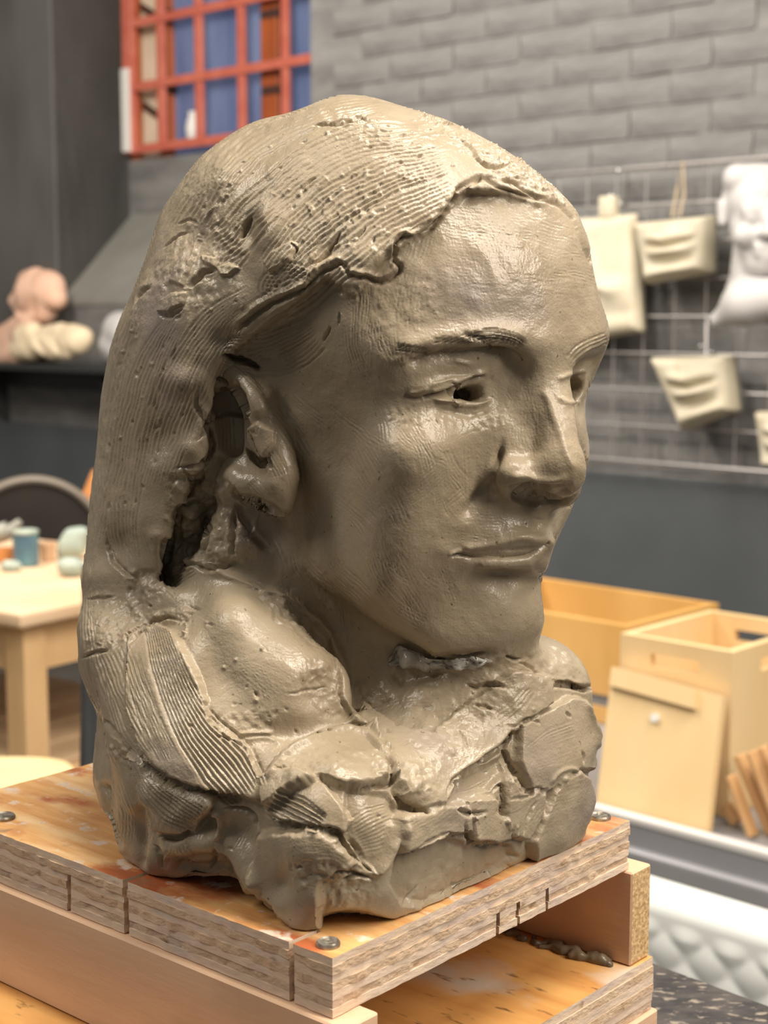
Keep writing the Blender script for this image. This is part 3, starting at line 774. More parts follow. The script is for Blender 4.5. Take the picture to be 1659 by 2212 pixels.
def ply_outline(inset, left_cuts, right_cuts, jit):
    pts = []
    def edge(a, b, cuts, n, kind):
        L = (b - a).length; d = (b - a) / L
        t = 0.0; out = [a]
        cs = sorted(cuts)
        marks = sorted([k * .0045 for k in range(1, int(L / .0045))])
        res = []
        for m_ in marks:
            if all(abs(m_ - c) > .0032 for c, w, dp in cs): res.append((m_, 0))
        for c, w, dp in cs: res += [(c - w, 0), (c - w * .9, dp), (c + w * .9, dp), (c + w, 0)]
        res.sort(key=lambda q: q[0])
        for m_, dp in res: out.append(a + d * m_ + n * (dp if dp else rnd.uniform(-jit, jit)))
        return out
    p00, p10, p11, p01 = [Vector((a, b)) for a, b in ((inset, inset), (BU - inset, inset), (BU - inset, BV - inset), (inset, BV - inset))]
    pts += edge(p00, p10, right_cuts, Vector((0, 1)), 'r')
    pts += edge(p10, p11, [], Vector((-1, 0)), 'b')
    pts += edge(p11, p01, [], Vector((0, -1)), 't')
    pts += edge(p01, p00, [(BV - inset - c, w, d) for c, w, d in left_cuts], Vector((1, 0)), 'l')
    return pts
board = thing('plywood_board', 'stained thick plywood modelling board with saw cuts, directly under the clay bust', 'board', bpnt(BU / 2, BV / 2, -.024))
TH1 = .0242; NP = 7
for k in range(NP):
    z1 = -TH1 * k / NP; z0 = -TH1 * (k + 1) / NP
    lc = [(kl[1], .0016, .024), (kl[2], .0013, .016)] + ([(kl[0], .0014, .010)] if k >= 2 else [])
    rc = [(kr[2], .0011, .008), (kr[1], .0011, .010), (kr[0], .0011, .009)] if k >= 4 else []
    if k in (1, 2, 3): rc = []
    ins = 0 if k == 0 else rnd.uniform(-.0004, .0007)
    ol = ply_outline(ins, lc, rc, .0003 if k % 2 == 0 else .0006)
    m = M_PLYA if k % 2 == 0 else M_PLYB
    o = MB().prism([bpnt(p.x, p.y, z0) for p in ol], UP * (z1 - z0 - .00004)).build('ply', m, board)
    if k == 0:
        o.data.materials.append(M_TOP)
        for p in o.data.polygons:
            if abs(p.normal.z) > .9: p.material_index = 1
# screws and leftovers on the board
def washer(x, y, r, lab, m=M_SCREW):
    p = Pz(x, y, ZB)
    o = thing('screw', lab, 'screw', p, 'screws in the modelling board')
    MB().lathe(p, [(r * 1.0, 0), (r * 1.02, .0012), (r * .9, .0020), (r * .72, .0014), (r * .6, .0016)], 24).build('washer', m, o, True)
    MB().lathe(p, [(r * .58, .0008), (r * .55, .0018), (r * .3, .0021), (r * .1, .0016)], 18).build('screw_head', m, o, True)
washer(709, 2042, .0047, 'bright zinc screw at the near corner of the plywood board')
washer(1297, 1768, .0050, 'clay-smeared screw at the right corner of the plywood board')
washer(8, 1768, .0056, 'wet grey screw at the left edge of the plywood board')
rnd2 = random.Random(5)
def crumb(name, x, y, r, m, lab):
    p = Pz(x, y, ZB); bm = bmesh.new(); bmesh.ops.create_icosphere(bm, subdivisions=2, radius=r)
    for v in bm.verts: v.co *= rnd2.uniform(.7, 1.15); v.co.z = v.co.z * .7 + r * .6
    me = bpy.data.meshes.new(name); bm.to_mesh(me); bm.free(); me.materials.append(m)
    o = bpy.data.objects.new(name, me); COL.objects.link(o); o.location = p; tag(o, lab, 'crumb')
crumb('plaster_crumb', 443, 1893, .0028, M_CRUMB, 'white crumb on the board in the shadow under the clay')
# beams on edge carrying the board
HB = .0475
zl = -TH1 - HB
b1_ = thing('beam', 'pale pine beam on edge under the left side of the plywood board', 'beam', bpnt(.009, BV / 2, zl), 'beams between the boards')
MB().box(bpnt(-.0035, -.009, zl), U1 * .020, U2 * (BV + .05), UP * (HB - .0004)).build('plank', M_BEAM, b1_, bevel=.0008, seg=1)
b2_ = thing('beam', 'pine beam on edge under the far right end of the plywood board, end grain showing', 'beam', bpnt(.215, BV / 2, zl), 'beams between the boards')
o = MB().box(bpnt(.2075, -.004, zl), U1 * .0175, U2 * (BV + .01), UP * (HB - .0004)).build('plank', M_BEAM, b2_, bevel=.0008, seg=1)
o.data.materials.append(M_CHIP)
for p in o.data.polygons:
    if p.normal.dot(-U2) > .9: p.material_index = 1
# lower board
TH2 = .027
low = thing('lower_board', 'orange stained plywood board below the beams', 'board', bpnt(.1, .13, zl - TH2))
for k in range(6):
    z1 = zl - TH2 * k / 6 - .0003; z0 = zl - TH2 * (k + 1) / 6 - .0003
    u0, u1, v0, v1 = -.035, .2255, -.006 + rnd.uniform(-.0006, .0006), .30
    o = MB().box(bpnt(u0, v0, z0), U1 * (u1 - u0), U2 * (v1 - v0), UP * (z1 - z0 - .00004)).build('ply', M_PLYA if k % 2 == 0 else M_PLYB, low)
    if k == 0:
        o.data.materials.append(M_LOWTOP)
        for p in o.data.polygons:
            if p.normal.z > .9: p.material_index = 1
# wet clay smeared along the foot of the right beam
rs = random.Random(3); bl = []
for i in range(60):
    v_ = .004 + i * .0026; r_ = rs.uniform(.0010, .0026) * (1.3 if i < 16 else .8)
    p = bpnt(.2058 - rs.uniform(0, .007), v_, zl + r_ * .35); bl.append((p, p + U2 * rs.uniform(.001, .004) + U1 * rs.uniform(-.003, .001), r_, r_ * rs.uniform(.5, 1)))
tag(blob_obj('clay_smear', M_WETCLAY, None, bl, .0011, .002), 'strip of wet clay along the foot of the right beam', 'clay')
# foot block and stand top
zt2 = zl - TH2 - .0006
foot = tag(MB().box(bpnt(.10, -.008, zt2 - .04), U1 * .128, U2 * .25, UP * .04).build('foot_block', M_BEAM, None, bevel=.0008, seg=1), 'pale softwood block under the right end of the lower board', 'block')
foot2 = tag(MB().box(bpnt(-.03, -.004, zt2 - .04), U1 * .05, U2 * .25, UP * .04).build('foot_block', M_BEAM, None, bevel=.0008, seg=1), 'pale softwood block under the left end of the lower board', 'block')
zs_ = ZB + zt2 - .0406
e0 = Pz(1400, 2074, zs_); e1 = Pz(1660, 2170, zs_)
dr = (e1 - e0).normalized(); nr_ = Vector((dr.y, -dr.x, 0))
if nr_.y > 0: nr_ = -nr_
st_ = thing('modelling_stand', 'worn black wooden top of the modelling stand at the lower right', 'stand', Vector((-.03, .72, 0)))
MB().box(e0 - dr * .55 - UP * .03, dr * .85, nr_ * .52, UP * .03).build('stand_top', M_STAND, st_, bevel=.002, seg=1)
ctr = e0 - dr * .125 + nr_ * .26; ctr.z = 0
MB().tube([ctr, ctr + UP * (zs_ - .03)], .035, 16).build('post', M_STAND, st_, True)
for k in range(3):
    a = k * 2 * math.pi / 3 + .4
    MB().tube([ctr + UP * .25, ctr + Vector((math.cos(a) * .35, math.sin(a) * .35, .02))], .02, 10).build('leg', M_STAND, st_, True)

# ================================================================== the clay bust
TH = math.radians(47)
HO = np.array([0.002, 0.715, ZB + 0.194])          # middle of the head, between the ears
AR = np.array([-math.cos(TH), -math.sin(TH), 0.0])  # her right
AF = np.array([math.sin(TH), -math.cos(TH), 0.0])   # forward
AU = np.array([0, 0, 1.0])
MB_ = np.stack([AR, AF, AU])                          # world -> local rows
def to_local(p):
    return (np.asarray(p) - HO) @ MB_.T * 1000.0
def to_world(q):
    return np.asarray(q) / 1000.0 @ MB_ + HO
def La(x, y, a):
    """local point where the pixel ray meets the plane a = const (side plane of the head)"""
    c = np.array([0, 0, CZ]); r = np.array(P(x, y, 1.0)) - c
    n = AR
    t = (a / 1000.0 - (c - HO) @ n) / (r @ n)
    return tuple(to_local(c + r * t))
def Lb(x, y, b):
    c = np.array([0, 0, CZ]); r = np.array(P(x, y, 1.0)) - c
    t = (b / 1000.0 - (c - HO) @ AF) / (r @ AF)
    return tuple(to_local(c + r * t))
def Ld(x, y, d):
    return tuple(to_local(np.array(P(x, y, d))))

# ---- signed distance pieces, all on the voxel grid (float32, millimetres)
VOX = 2.4
GA = np.arange(-135, 158, VOX, dtype=np.float32)
GB = np.arange(-165, 130, VOX, dtype=np.float32)
GC = np.arange(-200, 165, VOX, dtype=np.float32)
A, B, C = np.meshgrid(GA, GB, GC, indexing='ij')
GW = to_world(np.stack([A.ravel(), B.ravel(), C.ravel()], 1))
gx, gy, gd = proj(GW)
gx = gx.reshape(A.shape).astype(np.float32); gy = gy.reshape(A.shape).astype(np.float32)
WZ = ((GW[:, 2] - ZB) * 1000).reshape(A.shape).astype(np.float32)
GXY = (GW[:, :2] * 1000).astype(np.float32)
del GW, gd
XA = np.abs(A)

def ell(c, r, x=None):
    X = ((A if x is None else x) - c[0]); Y = B - c[1]; Z = C - c[2]
    k0 = np.sqrt((X / r[0])**2 + (Y / r[1])**2 + (Z / r[2])**2)
    k1 = np.sqrt((X / r[0]**2)**2 + (Y / r[1]**2)**2 + (Z / r[2]**2)**2) + 1e-6
    return k0 * (k0 - 1) / k1
def cap(p, q, r0, r1=None, x=None):
    r1 = r0 if r1 is None else r1
    p = np.array(p, np.float32); q = np.array(q, np.float32); d = q - p
    X = (A if x is None else x) - p[0]; Y = B - p[1]; Z = C - p[2]
    t = np.clip((X * d[0] + Y * d[1] + Z * d[2]) / float(d @ d + 1e-9), 0, 1)
    return np.sqrt((X - t * d[0])**2 + (Y - t * d[1])**2 + (Z - t * d[2])**2) - (r0 + (r1 - r0) * t)
def chain(pts, rs, x=None):
    o = None
    for i in range(len(pts) - 1):
        c = cap(pts[i], pts[i + 1], rs[i], rs[i + 1], x)
        o = c if o is None else np.minimum(o, c)
    return o
def smin(a, b, k):
    h = np.clip(0.5 + 0.5 * (b - a) / k, 0, 1)
    return b + (a - b) * h - k * h * (1 - h)
def smax(a, b, k):
    return -smin(-a, -b, k)
def ssub(a, b, k):
    return smax(a, -b, k)

def poly_img(poly, q=4):
    """signed distance (pixels of the frame) to a pixel polygon, on a coarse raster"""
    W, H = 1800 // q, 2400 // q
    xs = (np.arange(W) * q - 60).astype(np.float32); ys = (np.arange(H) * q - 60).astype(np.float32)
    X, Y = np.meshgrid(xs, ys)
    d = np.full(X.shape, 1e9, np.float32); ins = np.zeros(X.shape, bool)
    n = len(poly)
    for i in range(n):
        x0, y0 = poly[i]; x1, y1 = poly[(i + 1) % n]
        ex, ey = x1 - x0, y1 - y0
        t = np.clip(((X - x0) * ex + (Y - y0) * ey) / (ex * ex + ey * ey + 1e-9), 0, 1)
        d = np.minimum(d, (X - x0 - t * ex)**2 + (Y - y0 - t * ey)**2)
        if y0 != y1:
            c = ((y0 <= Y) & (Y < y1)) | ((y1 <= Y) & (Y < y0))
            ins ^= c & (X < x0 + (Y - y0) / (y1 - y0) * ex)
    d = np.sqrt(d)
    d[ins] *= -1
    return d
def poly_at(img, x, y, q=4):
    H, W = img.shape
    fx = np.clip((x + 60) / q, 0, W - 1.01); fy = np.clip((y + 60) / q, 0, H - 1.01)
    ix = fx.astype(np.int32); iy = fy.astype(np.int32); tx = fx - ix; ty = fy - iy
    return (img[iy, ix] * (1 - tx) + img[iy, ix + 1] * tx) * (1 - ty) + (img[iy + 1, ix] * (1 - tx) + img[iy + 1, ix + 1] * tx) * ty

# ---- skull, face
cran = smin(ell((0, -12, 58), (75, 88, 74)), ell((0, 38, 46), (65, 58, 68)), 25)
cran = smin(cran, ell((-17, 42, 54), (57, 54, 60)), 14)
face = ell((0, 40, -20), (60, 50, 82))
jaw = smin(cap((47, 14, -52), (15, 64, -90), 15, 15, XA), cap((56, 8, 5), (47, 14, -52), 13, 15, XA), 14)
face = smin(face, jaw, 18)
face = smin(face, ell((0, 68, -90), (22, 20, 18)), 14)                # chin
face = smin(face, ell((43, 62, -10), (23, 22, 18), XA), 16)            # cheekbones
face = smin(face, ell((0, 66, -56), (31, 25, 30)), 14)                # muzzle
face = smin(face, ell((38, 52, -42), (25, 25, 34), XA), 18)           # cheeks
head = smin(cran, face, 18)
head = smin(head, cap((8, 84, 38), (44, 68, 42), 10, 9, XA), 12)      # brow ridge
head = ssub(head, ell((31, 95, 19), (20, 21.5, 14), XA), 10)            # sockets
head = smin(head, ell((31, 66, 18), (16.5, 15, 14), XA), 5)           # eyeballs under lids
head = ssub(head, ell((28, 78, 18.4), (6.0, 20, 6.2)), 1.5); head = ssub(head, ell((28, 60, 17), (9, 9, 8)), 2)         # pupils, pierced
nose = cap((0, 85, 30), (0, 106, -12), 7, 8)
nose = smin(nose, cap((6, 80, 18), (10, 92, -18), 7, 8, XA), 8)
nose = smin(nose, ell((0, 108, -20), (9.5, 10, 9)), 7)
nose = smin(nose, ell((12, 97, -23), (8, 10, 8), XA), 6)
head = smin(head, nose, 9)
head = ssub(head, ell((-22.5, 101, 20.5), (15.5, 26, 12.5)), 3)            # far socket, behind the bridge
head = smin(head, ell((-29, 64, 18), (13, 11, 12)), 4)
head = ssub(head, ell((-20, 76, 17), (12.5, 20, 5.0)), 1.5); head = ssub(head, ell((-22, 58, 17), (12, 9, 8)), 2)
head = ssub(head, ell((7.5, 102, -32), (4.8, 9, 10), XA), 1.5)             # nostrils
lip = chain([(0, 93, -53), (9, 92.5, -51.5), (25, 78, -59)], [3.8, 3.8, 1.5], XA)
head = smin(head, lip, 8)
lip = chain([(0, 92, -64), (12, 90, -64), (23, 78, -61)], [4.2, 4.0, 1.5], XA)
head = smin(head, lip, 8)

# ---- neck, hair mass
neck = cap((0, -14, -30), (0, -22, -150), 46, 56)
body = smin(head, neck, 14)
hair_off = smin(ell((0, -14, 60), (87, 101, 88)), ell((0, 36, 49), (68.5, 62, 69)), 25)
HAIRP = [(300, 100), (1500, 100), (1500, 640), (1272, 600), (1256, 538), (1228, 468), (1188, 436), (1120, 412), (1060, 404), (1020, 402),
         (990, 425), (950, 468), (912, 505), (880, 520), (860, 545), (850, 580), (825, 602), (790, 590), (745, 575),
         (700, 610), (640, 655), (560, 700), (505, 745), (470, 800), (455, 900), (440, 1000), (380, 1080), (360, 1230), (270, 1300), (40, 1320)]
hp = poly_at(poly_img(HAIRP), gx, gy) * 0.21
hair = smax(hair_off, hp, 3)
back = chain([(0, -45, 50), (5, -70, -40), (12, -78, -120)], [88, 80, 76])
back = smin(back, chain([(45, -40, 30), (50, -50, -40), (42, -62, -110)], [52, 46, 46]), 20)
back = smax(back, smin(hp, poly_at(poly_img([(60, 900), (430, 900), (330, 1240), (420, 1330), (480, 1500), (600, 1700), (600, 2200), (60, 2200)]), gx, gy) * 0.21, 6), 6)
core = chain([(0, -40, 50), (4, -55, -40), (8, -62, -120)], [80, 68, 62])
core = smin(core, chain([(48, -20, 30), (48, -28, -40), (40, -38, -110)], [29, 34, 42]), 20)
hair = smin(hair, back, 12)
hair = smin(hair, core, 4)
body = smin(body, hair, 3)

# ---- base block, aligned with the board
E1 = np.array([0.656, 0.755]); E2 = np.array([-0.755, 0.656])
NC = np.array(Pz(718, 2070, ZB))[:2] * 1000
bu = ((GXY - NC) @ E1).reshape(A.shape); bv = ((GXY - NC) @ E2).reshape(A.shape)
def rbox(u0, u1, v0, v1, z0, z1, r):
    qx = np.abs(bu - (u0 + u1) / 2) - (u1 - u0) / 2 + r
    qy = np.abs(bv - (v0 + v1) / 2) - (v1 - v0) / 2 + r
    qz = np.abs(WZ - (z0 + z1) / 2) - (z1 - z0) / 2 + r
    return np.sqrt(np.maximum(qx, 0)**2 + np.maximum(qy, 0)**2 + np.maximum(qz, 0)**2) + np.minimum(np.maximum(qx, np.maximum(qy, qz)), 0) - r
base = rbox(12, 190, 3, 214, -12, 62, 24)
base = smin(base, rbox(120, 196, 10, 90, 20, 82, 16), 14)
base = smin(base, chain([Ld(470, 1330, .69), Ld(520, 1420, .67), Ld(640, 1490, .655)], [18, 28, 22]), 30)     # shoulder
base = smin(base, chain([Ld(300, 1440, .72), Ld(400, 1560, .69), Ld(480, 1650, .665)], [34, 36, 34]), 26)     # hair end over the shoulder
base = smin(base, chain([Ld(960, 1560, .70), Ld(1150, 1500, .73)], [26, 24]), 22)     # chest
body = smin(body, base, 16)
pocket = chain([La(470, 1010, 80), La(450, 1120, 76), La(440, 1200, 72)], [4, 8, 8])
body = ssub(body, pocket, 6)

# ---- ear
ear = chain([La(478, 792, 72), La(530, 818, 76), La(565, 870, 77), La(588, 940, 76), La(602, 1010, 77), La(588, 1062, 77), La(545, 1040, 79), La(512, 1005, 77)],
            [5, 7, 8, 7, 7, 7.5, 8, 5.5])
body = smin(body, ear, 4)
body = ssub(body, chain([La(500, 845, 76), La(505, 900, 76), La(508, 950, 76)], [5, 8, 7]), 3)
body = ssub(body, chain([La(535, 965, 80), La(570, 995, 80)], [3, 3.5]), 2)
def Lz(x, y, z=.002): return tuple(to_local(np.array(Pz(x, y, ZB + z))))
body = ssub(body, chain([Lz(350, 1872), Lz(440, 1878), Lz(530, 1895), Lz(590, 1950)], [3, 8, 8, 4]), 3)      # gaps under the overhanging clay
body = ssub(body, chain([Lz(705, 1958), Lz(770, 1960), Lz(830, 1968)], [4, 5, 3]), 3)
body = np.maximum(body, -WZ + 1.0)          # flat underside on the board

V, Q = surface_nets(body)
V = V * VOX + np.array([GA[0], GB[0], GC[0]])
V = to_world(V)
# ---- bring the head to the proportions of the sitter: landmarks and outline
OUT = [(735, 204), (790, 207), (850, 222), (900, 240), (950, 252), (1000, 275), (1060, 305), (1110, 335), (1160, 375), (1200, 405), (1235, 440),
       (1262, 490), (1275, 540), (1280, 575), (1287, 600), (1297, 650), (1310, 690), (1320, 718), (1317, 745), (1300, 765), (1278, 785), (1278, 805),
       (1281, 825), (1272, 850), (1258, 872), (1263, 900), (1271, 940), (1273, 980), (1268, 1015), (1258, 1055), (1240, 1090), (1215, 1140), (1195, 1185),
       (1180, 1230), (1165, 1270), (1150, 1310), (1143, 1350), (1145, 1360), (1197, 1360), (1238, 1371), (1260, 1390), (1283, 1442), (1290, 1494), (1289, 1532),
       (1273, 1592), (1272, 1681), (1268, 1737), (1253, 1778), (1223, 1812), (1178, 1846), (1145, 1851), (1104, 1868), (1055, 1909), (984, 1935), (924, 1965), (887, 1984),
       (823, 1982), (756, 1969), (699, 1973), (679, 2008), (620, 1990), (593, 1963), (573, 1955), (542, 1912), (503, 1897), (436, 1893), (346, 1897), (322, 1885), (307, 1865), (271, 1853),
       (252, 1830), (246, 1779), (224, 1760), (205, 1720), (201, 1640), (201, 1603), (220, 1548), (193, 1505), (170, 1446), (166, 1379), (172, 1320), (179, 1250), (186, 1180),
       (192, 1110), (197, 1050), (205, 1000), (212, 930), (218, 860), (226, 800), (240, 740), (262, 680), (290, 620), (310, 570), (330, 510), (345, 460), (370, 420), (410, 370), (450, 325), (500, 288), (560, 257), (620, 246), (680, 222)]
LMK = [((31, 81, 18), (998, 848)), ((16, 78, 16), (1085, 858)), ((46, 68, 17), (900, 858)), ((0, 93, 40), (1185, 745)), ((0, 90, 24), (1188, 815)),
       ((0, 118, -20), (1254, 1015)), ((0, 96, -31), (1165, 1098)), ((20, 97, -24), (1068, 1038)), ((27, 80, -60), (982, 1200)), ((0, 93, -58.5), (1158, 1190)),
       ((0, 96, -50), (1165, 1163)), ((0, 95, -70), (1128, 1240)), ((0, 88, -90), (1116, 1330)), ((0, 70, -107), (1075, 1408)), ((50, 70, 42), (850, 762)),
       ((62, 12, -58), (690, 1235)), ((38, 48, -98), (850, 1392)), ((28, 78, 42), (1000, 742)), ((24, 80, -84), (960, 1330)), ((-22, 79, 17), (1237, 843))]
OC = np.array([700.0, 1150.0])
op = np.array(OUT + OUT[:1], float)
seg = np.concatenate([np.linspace(op[i], op[i + 1], 12, endpoint=False) for i in range(len(OUT))])
oth = np.degrees(np.arctan2(seg[:, 1] - OC[1], seg[:, 0] - OC[0])); orad = np.hypot(seg[:, 0] - OC[0], seg[:, 1] - OC[1])
def wend(r, R):
    q = np.clip(1 - r / R, 0, 1)
    return q**4 * (4 * r / R + 1)
CAMR = np.array([1.0, 0, 0]); CAMU = np.array([0, SP, CP])
lm = np.array([to_world(np.array(p, float)) for p, t in LMK])
for it in range(4):
    src, dsp = [], []
    px, py, pd = proj(V)
    th = np.degrees(np.arctan2(py - OC[1], px - OC[0])); rr = np.hypot(px - OC[0], py - OC[1])
    for b0 in range(-180, 180, 3):
        if 14 <= b0 < 33: continue
        m = (oth >= b0) & (oth < b0 + 3); mv = np.where((th >= b0) & (th < b0 + 3))[0]
        if not m.any() or not len(mv): continue
        k = mv[np.argmax(rr[mv])]
        dr = orad[m].max() - rr[k]
        u = np.array([px[k] - OC[0], py[k] - OC[1]]) / rr[k] * dr / FPX * pd[k]
        src.append(V[k]); dsp.append(CAMR * u[0] - CAMU * u[1])
    lx, ly, ld = proj(lm)
    for k in range(len(LMK)):
        tx, ty = LMK[k][1]
        src.append(lm[k]); dsp.append(CAMR * (tx - lx[k]) / FPX * ld[k] - CAMU * (ty - ly[k]) / FPX * ld[k])
    src = np.array(src); dsp = np.array(dsp)
    R = 0.12 if it < 2 else 0.07
    K = wend(np.linalg.norm(src[:, None] - src[None], axis=2), R)
    Wt = np.linalg.solve(K + np.eye(len(K)) * (0.15 if it < 2 else 0.08), dsp)
    def warp(p):
        o = np.array(p)
        for i0 in range(0, len(p), 20000):
            o[i0:i0 + 20000] += wend(np.linalg.norm(p[i0:i0 + 20000, None] - src[None], axis=2), R) @ Wt
        return o
    print('fit', it, np.abs(dsp).max() * 1000, np.linalg.norm(dsp, axis=1).mean() * 1000)
    V = warp(V); lm = warp(lm)
V[:, 2] = np.maximum(V[:, 2], ZB + 0.0005)
# ---- refine the mesh: one smooth subdivision, then a second one on the side towards the room
def subsurf(V, Q):
    me = mesh_from('tmp', V, Q)
    o = bpy.data.objects.new('tmp', me); COL.objects.link(o)
    md = o.modifiers.new('s', 'SUBSURF'); md.levels = 1; md.render_levels = 1
    ev = o.evaluated_get(bpy.context.evaluated_depsgraph_get())
    m2 = ev.to_mesh()
    n = len(m2.vertices); v = np.empty(n * 3, np.float32); m2.vertices.foreach_get('co', v)
    q = np.empty(len(m2.loops), np.int32); m2.loops.foreach_get('vertex_index', q)
    ev.to_mesh_clear(); bpy.data.objects.remove(o); bpy.data.meshes.remove(me)
    return v.reshape(-1, 3).astype(np.float64), q.reshape(-1, 4)
V, Q = subsurf(V, Q)
def vnormals(V, Q):
    a, b, c, d = (V[Q[:, i]] for i in range(4))
    n = np.cross(c - a, d - b)
    N = np.zeros_like(V)
    for k in range(3):
        N[:, k] = np.bincount(Q.ravel(), np.repeat(n[:, k], 4), len(V))
    return N / (np.linalg.norm(N, axis=1, keepdims=True) + 1e-12)
def split_quads(V, Q, sel):
    """linear 1:4 split of the selected quads; neighbours become n-gons so that no gap opens"""
    e = np.stack([Q, np.roll(Q, -1, 1)], 2).reshape(-1, 2); e.sort(axis=1)
    key = e[:, 0].astype(np.int64) * (len(V) + 1) + e[:, 1]
    uk, inv = np.unique(key, return_inverse=True)
    inv = inv.reshape(-1, 4)
    es = np.zeros(len(uk), bool); es[inv[sel].ravel()] = True
    eid = -np.ones(len(uk), np.int64); eid[es] = len(V) + np.arange(es.sum())
    u = uk[es]; mid = (V[u // (len(V) + 1)] + V[u % (len(V) + 1)]) / 2
    fid = len(V) + es.sum() + np.arange(sel.sum())
    cen = V[Q[sel]].mean(1)
    V2 = np.concatenate([V, mid, cen])
    em = eid[inv]
    qs = Q[sel]; m = em[sel]
    new = [np.stack([qs[:, k], m[:, k], fid, m[:, (k - 1) % 4]], 1) for k in range(4)]
    rest = ~sel; rq = Q[rest]; rm = em[rest]
    plain = (rm < 0).all(1)
    Q2 = np.concatenate(new + [rq[plain]])
    ng = []
    for q, mm in zip(rq[~plain], rm[~plain]):
        f = []
        for k in range(4):
            f.append(int(q[k]))
            if mm[k] >= 0: f.append(int(mm[k]))
        ng.append(f)
    return V2, Q2, ng
N0 = vnormals(V, Q)
fn = N0[Q].mean(1); fc = V[Q].mean(1) - np.array([0, 0, CZ]); fc /= np.linalg.norm(fc, axis=1, keepdims=True)
V, Q, NG = split_quads(V, Q, (fn * fc).sum(1) < 0.25)
if NG:      # n-gons enter the normal sums as their first four corners
    NGQ = np.array([f[:4] for f in NG])
else:
    NGQ = np.zeros((0, 4), int)
QQ = np.concatenate([Q, NGQ])
print('bust verts', len(V), 'faces', len(Q), 'ngons', len(NG))

# ---- noise
def hash3(i, j, k, seed):
    h = (i * 374761393 + j * 668265263 + k * 2147483647 + seed * 1274126177) & 0xffffffff
    h = ((h ^ (h >> 13)) * 1274126177) & 0xffffffff
    return ((h ^ (h >> 16)) & 0xffff) / 32767.5 - 1.0
def noise3(p, seed=0):
    f = np.floor(p).astype(np.int64); t = p - f; t = t * t * (3 - 2 * t)
    r = 0
    for a in (0, 1):
        for b in (0, 1):
            for c in (0, 1):
                w = (t[:, 0] if a else 1 - t[:, 0]) * (t[:, 1] if b else 1 - t[:, 1]) * (t[:, 2] if c else 1 - t[:, 2])
                r = r + w * hash3(f[:, 0] + a, f[:, 1] + b, f[:, 2] + c, seed)
    return r
def noise2(x, y, seed=0):
    return noise3(np.stack([x, y, np.zeros_like(x) + 0.37], 1), seed)

# ---- sculpting strokes: laid on the visible skin, displaced along its normals (mm)
class Skin: pass
S = Skin()
def begin():
    """refresh normals and find which vertices form the outer skin towards the room"""
    S.N = vnormals(V, QQ)
    x, y, d = proj(V)
    vd = V - np.array([0, 0, CZ]); vd /= np.linalg.norm(vd, axis=1, keepdims=True)
    q = 4
    ix = np.clip(x / q, 0, 1659 // q).astype(int); iy = np.clip(y / q, 0, 2212 // q).astype(int)
    zb = np.full((2212 // q + 3, 1659 // q + 3), 9.0)
    np.minimum.at(zb, (iy, ix), d)
    facing = -(S.N * vd).sum(1)
    vis = (facing > -0.15) & (d < zb[iy, ix] + 0.005)
    S.i = np.where(vis)[0]
    S.x = x[S.i]; S.y = y[S.i]; S.p = V[S.i] * 1000
    S.h = np.zeros(len(S.i))
def commit(smooth=0):
    V[S.i] += S.N[S.i] * S.h[:, None] / 1000
def pick(x0, x1, y0, y1):
    return np.where((S.x > x0) & (S.x < x1) & (S.y > y0) & (S.y < y1))[0]
def spline(pts, step=5.0):
    p = np.array(pts, float)
    if len(p) < 3:
        n = max(2, int(np.linalg.norm(p[1] - p[0]) / step)); return p[0] + (p[1] - p[0]) * np.linspace(0, 1, n)[:, None]
    P_ = np.concatenate([[2 * p[0] - p[1]], p, [2 * p[-1] - p[-2]]])
    o = []
    for i in range(len(p) - 1):
        a, b, c, d = P_[i:i + 4]
        n = max(2, int(np.linalg.norm(c - b) / step))
        t = np.linspace(0, 1, n, endpoint=False)[:, None]
        o.append(0.5 * ((2 * b) + (-a + c) * t + (2 * a - 5 * b + 4 * c - d) * t**2 + (-a + 3 * b - 3 * c + d) * t**3))
    o.append(p[-1:])
    return np.concatenate(o)
def along(pts, pad, smooth=True):
    """vertices near a path: index, signed distance (+ on the left of travel in the picture), 0..1 position, length"""
    c = spline(pts, 6.0) if smooth else np.array(pts, float)
    k = pick(c[:, 0].min() - pad, c[:, 0].max() + pad, c[:, 1].min() - pad, c[:, 1].max() + pad)
    x = S.x[k]; y = S.y[k]
    L = np.concatenate([[0], np.cumsum(np.linalg.norm(np.diff(c, axis=0), axis=1))])
    bd = np.full(len(k), 1e9); bs = np.zeros(len(k)); bt = np.zeros(len(k))
    for i in range(len(c) - 1):
        ex, ey = c[i + 1] - c[i]; l2 = ex * ex + ey * ey + 1e-9
        t = np.clip(((x - c[i, 0]) * ex + (y - c[i, 1]) * ey) / l2, 0, 1)
        rx = x - c[i, 0] - t * ex; ry = y - c[i, 1] - t * ey
        d = rx * rx + ry * ry
        m = d < bd
        bd = np.where(m, d, bd); bs = np.where(m, np.sign(ex * ry - ey * rx), bs); bt = np.where(m, L[i] + t * math.sqrt(l2), bt)
    d = np.sqrt(bd)
    m = d < pad
    return k[m], (d * bs)[m], bt[m] / L[-1], L[-1]
def sstep(a, b, x):
    t = np.clip((x - a) / (b - a + 1e-9), 0, 1); return t * t * (3 - 2 * t)
_seed = [1]
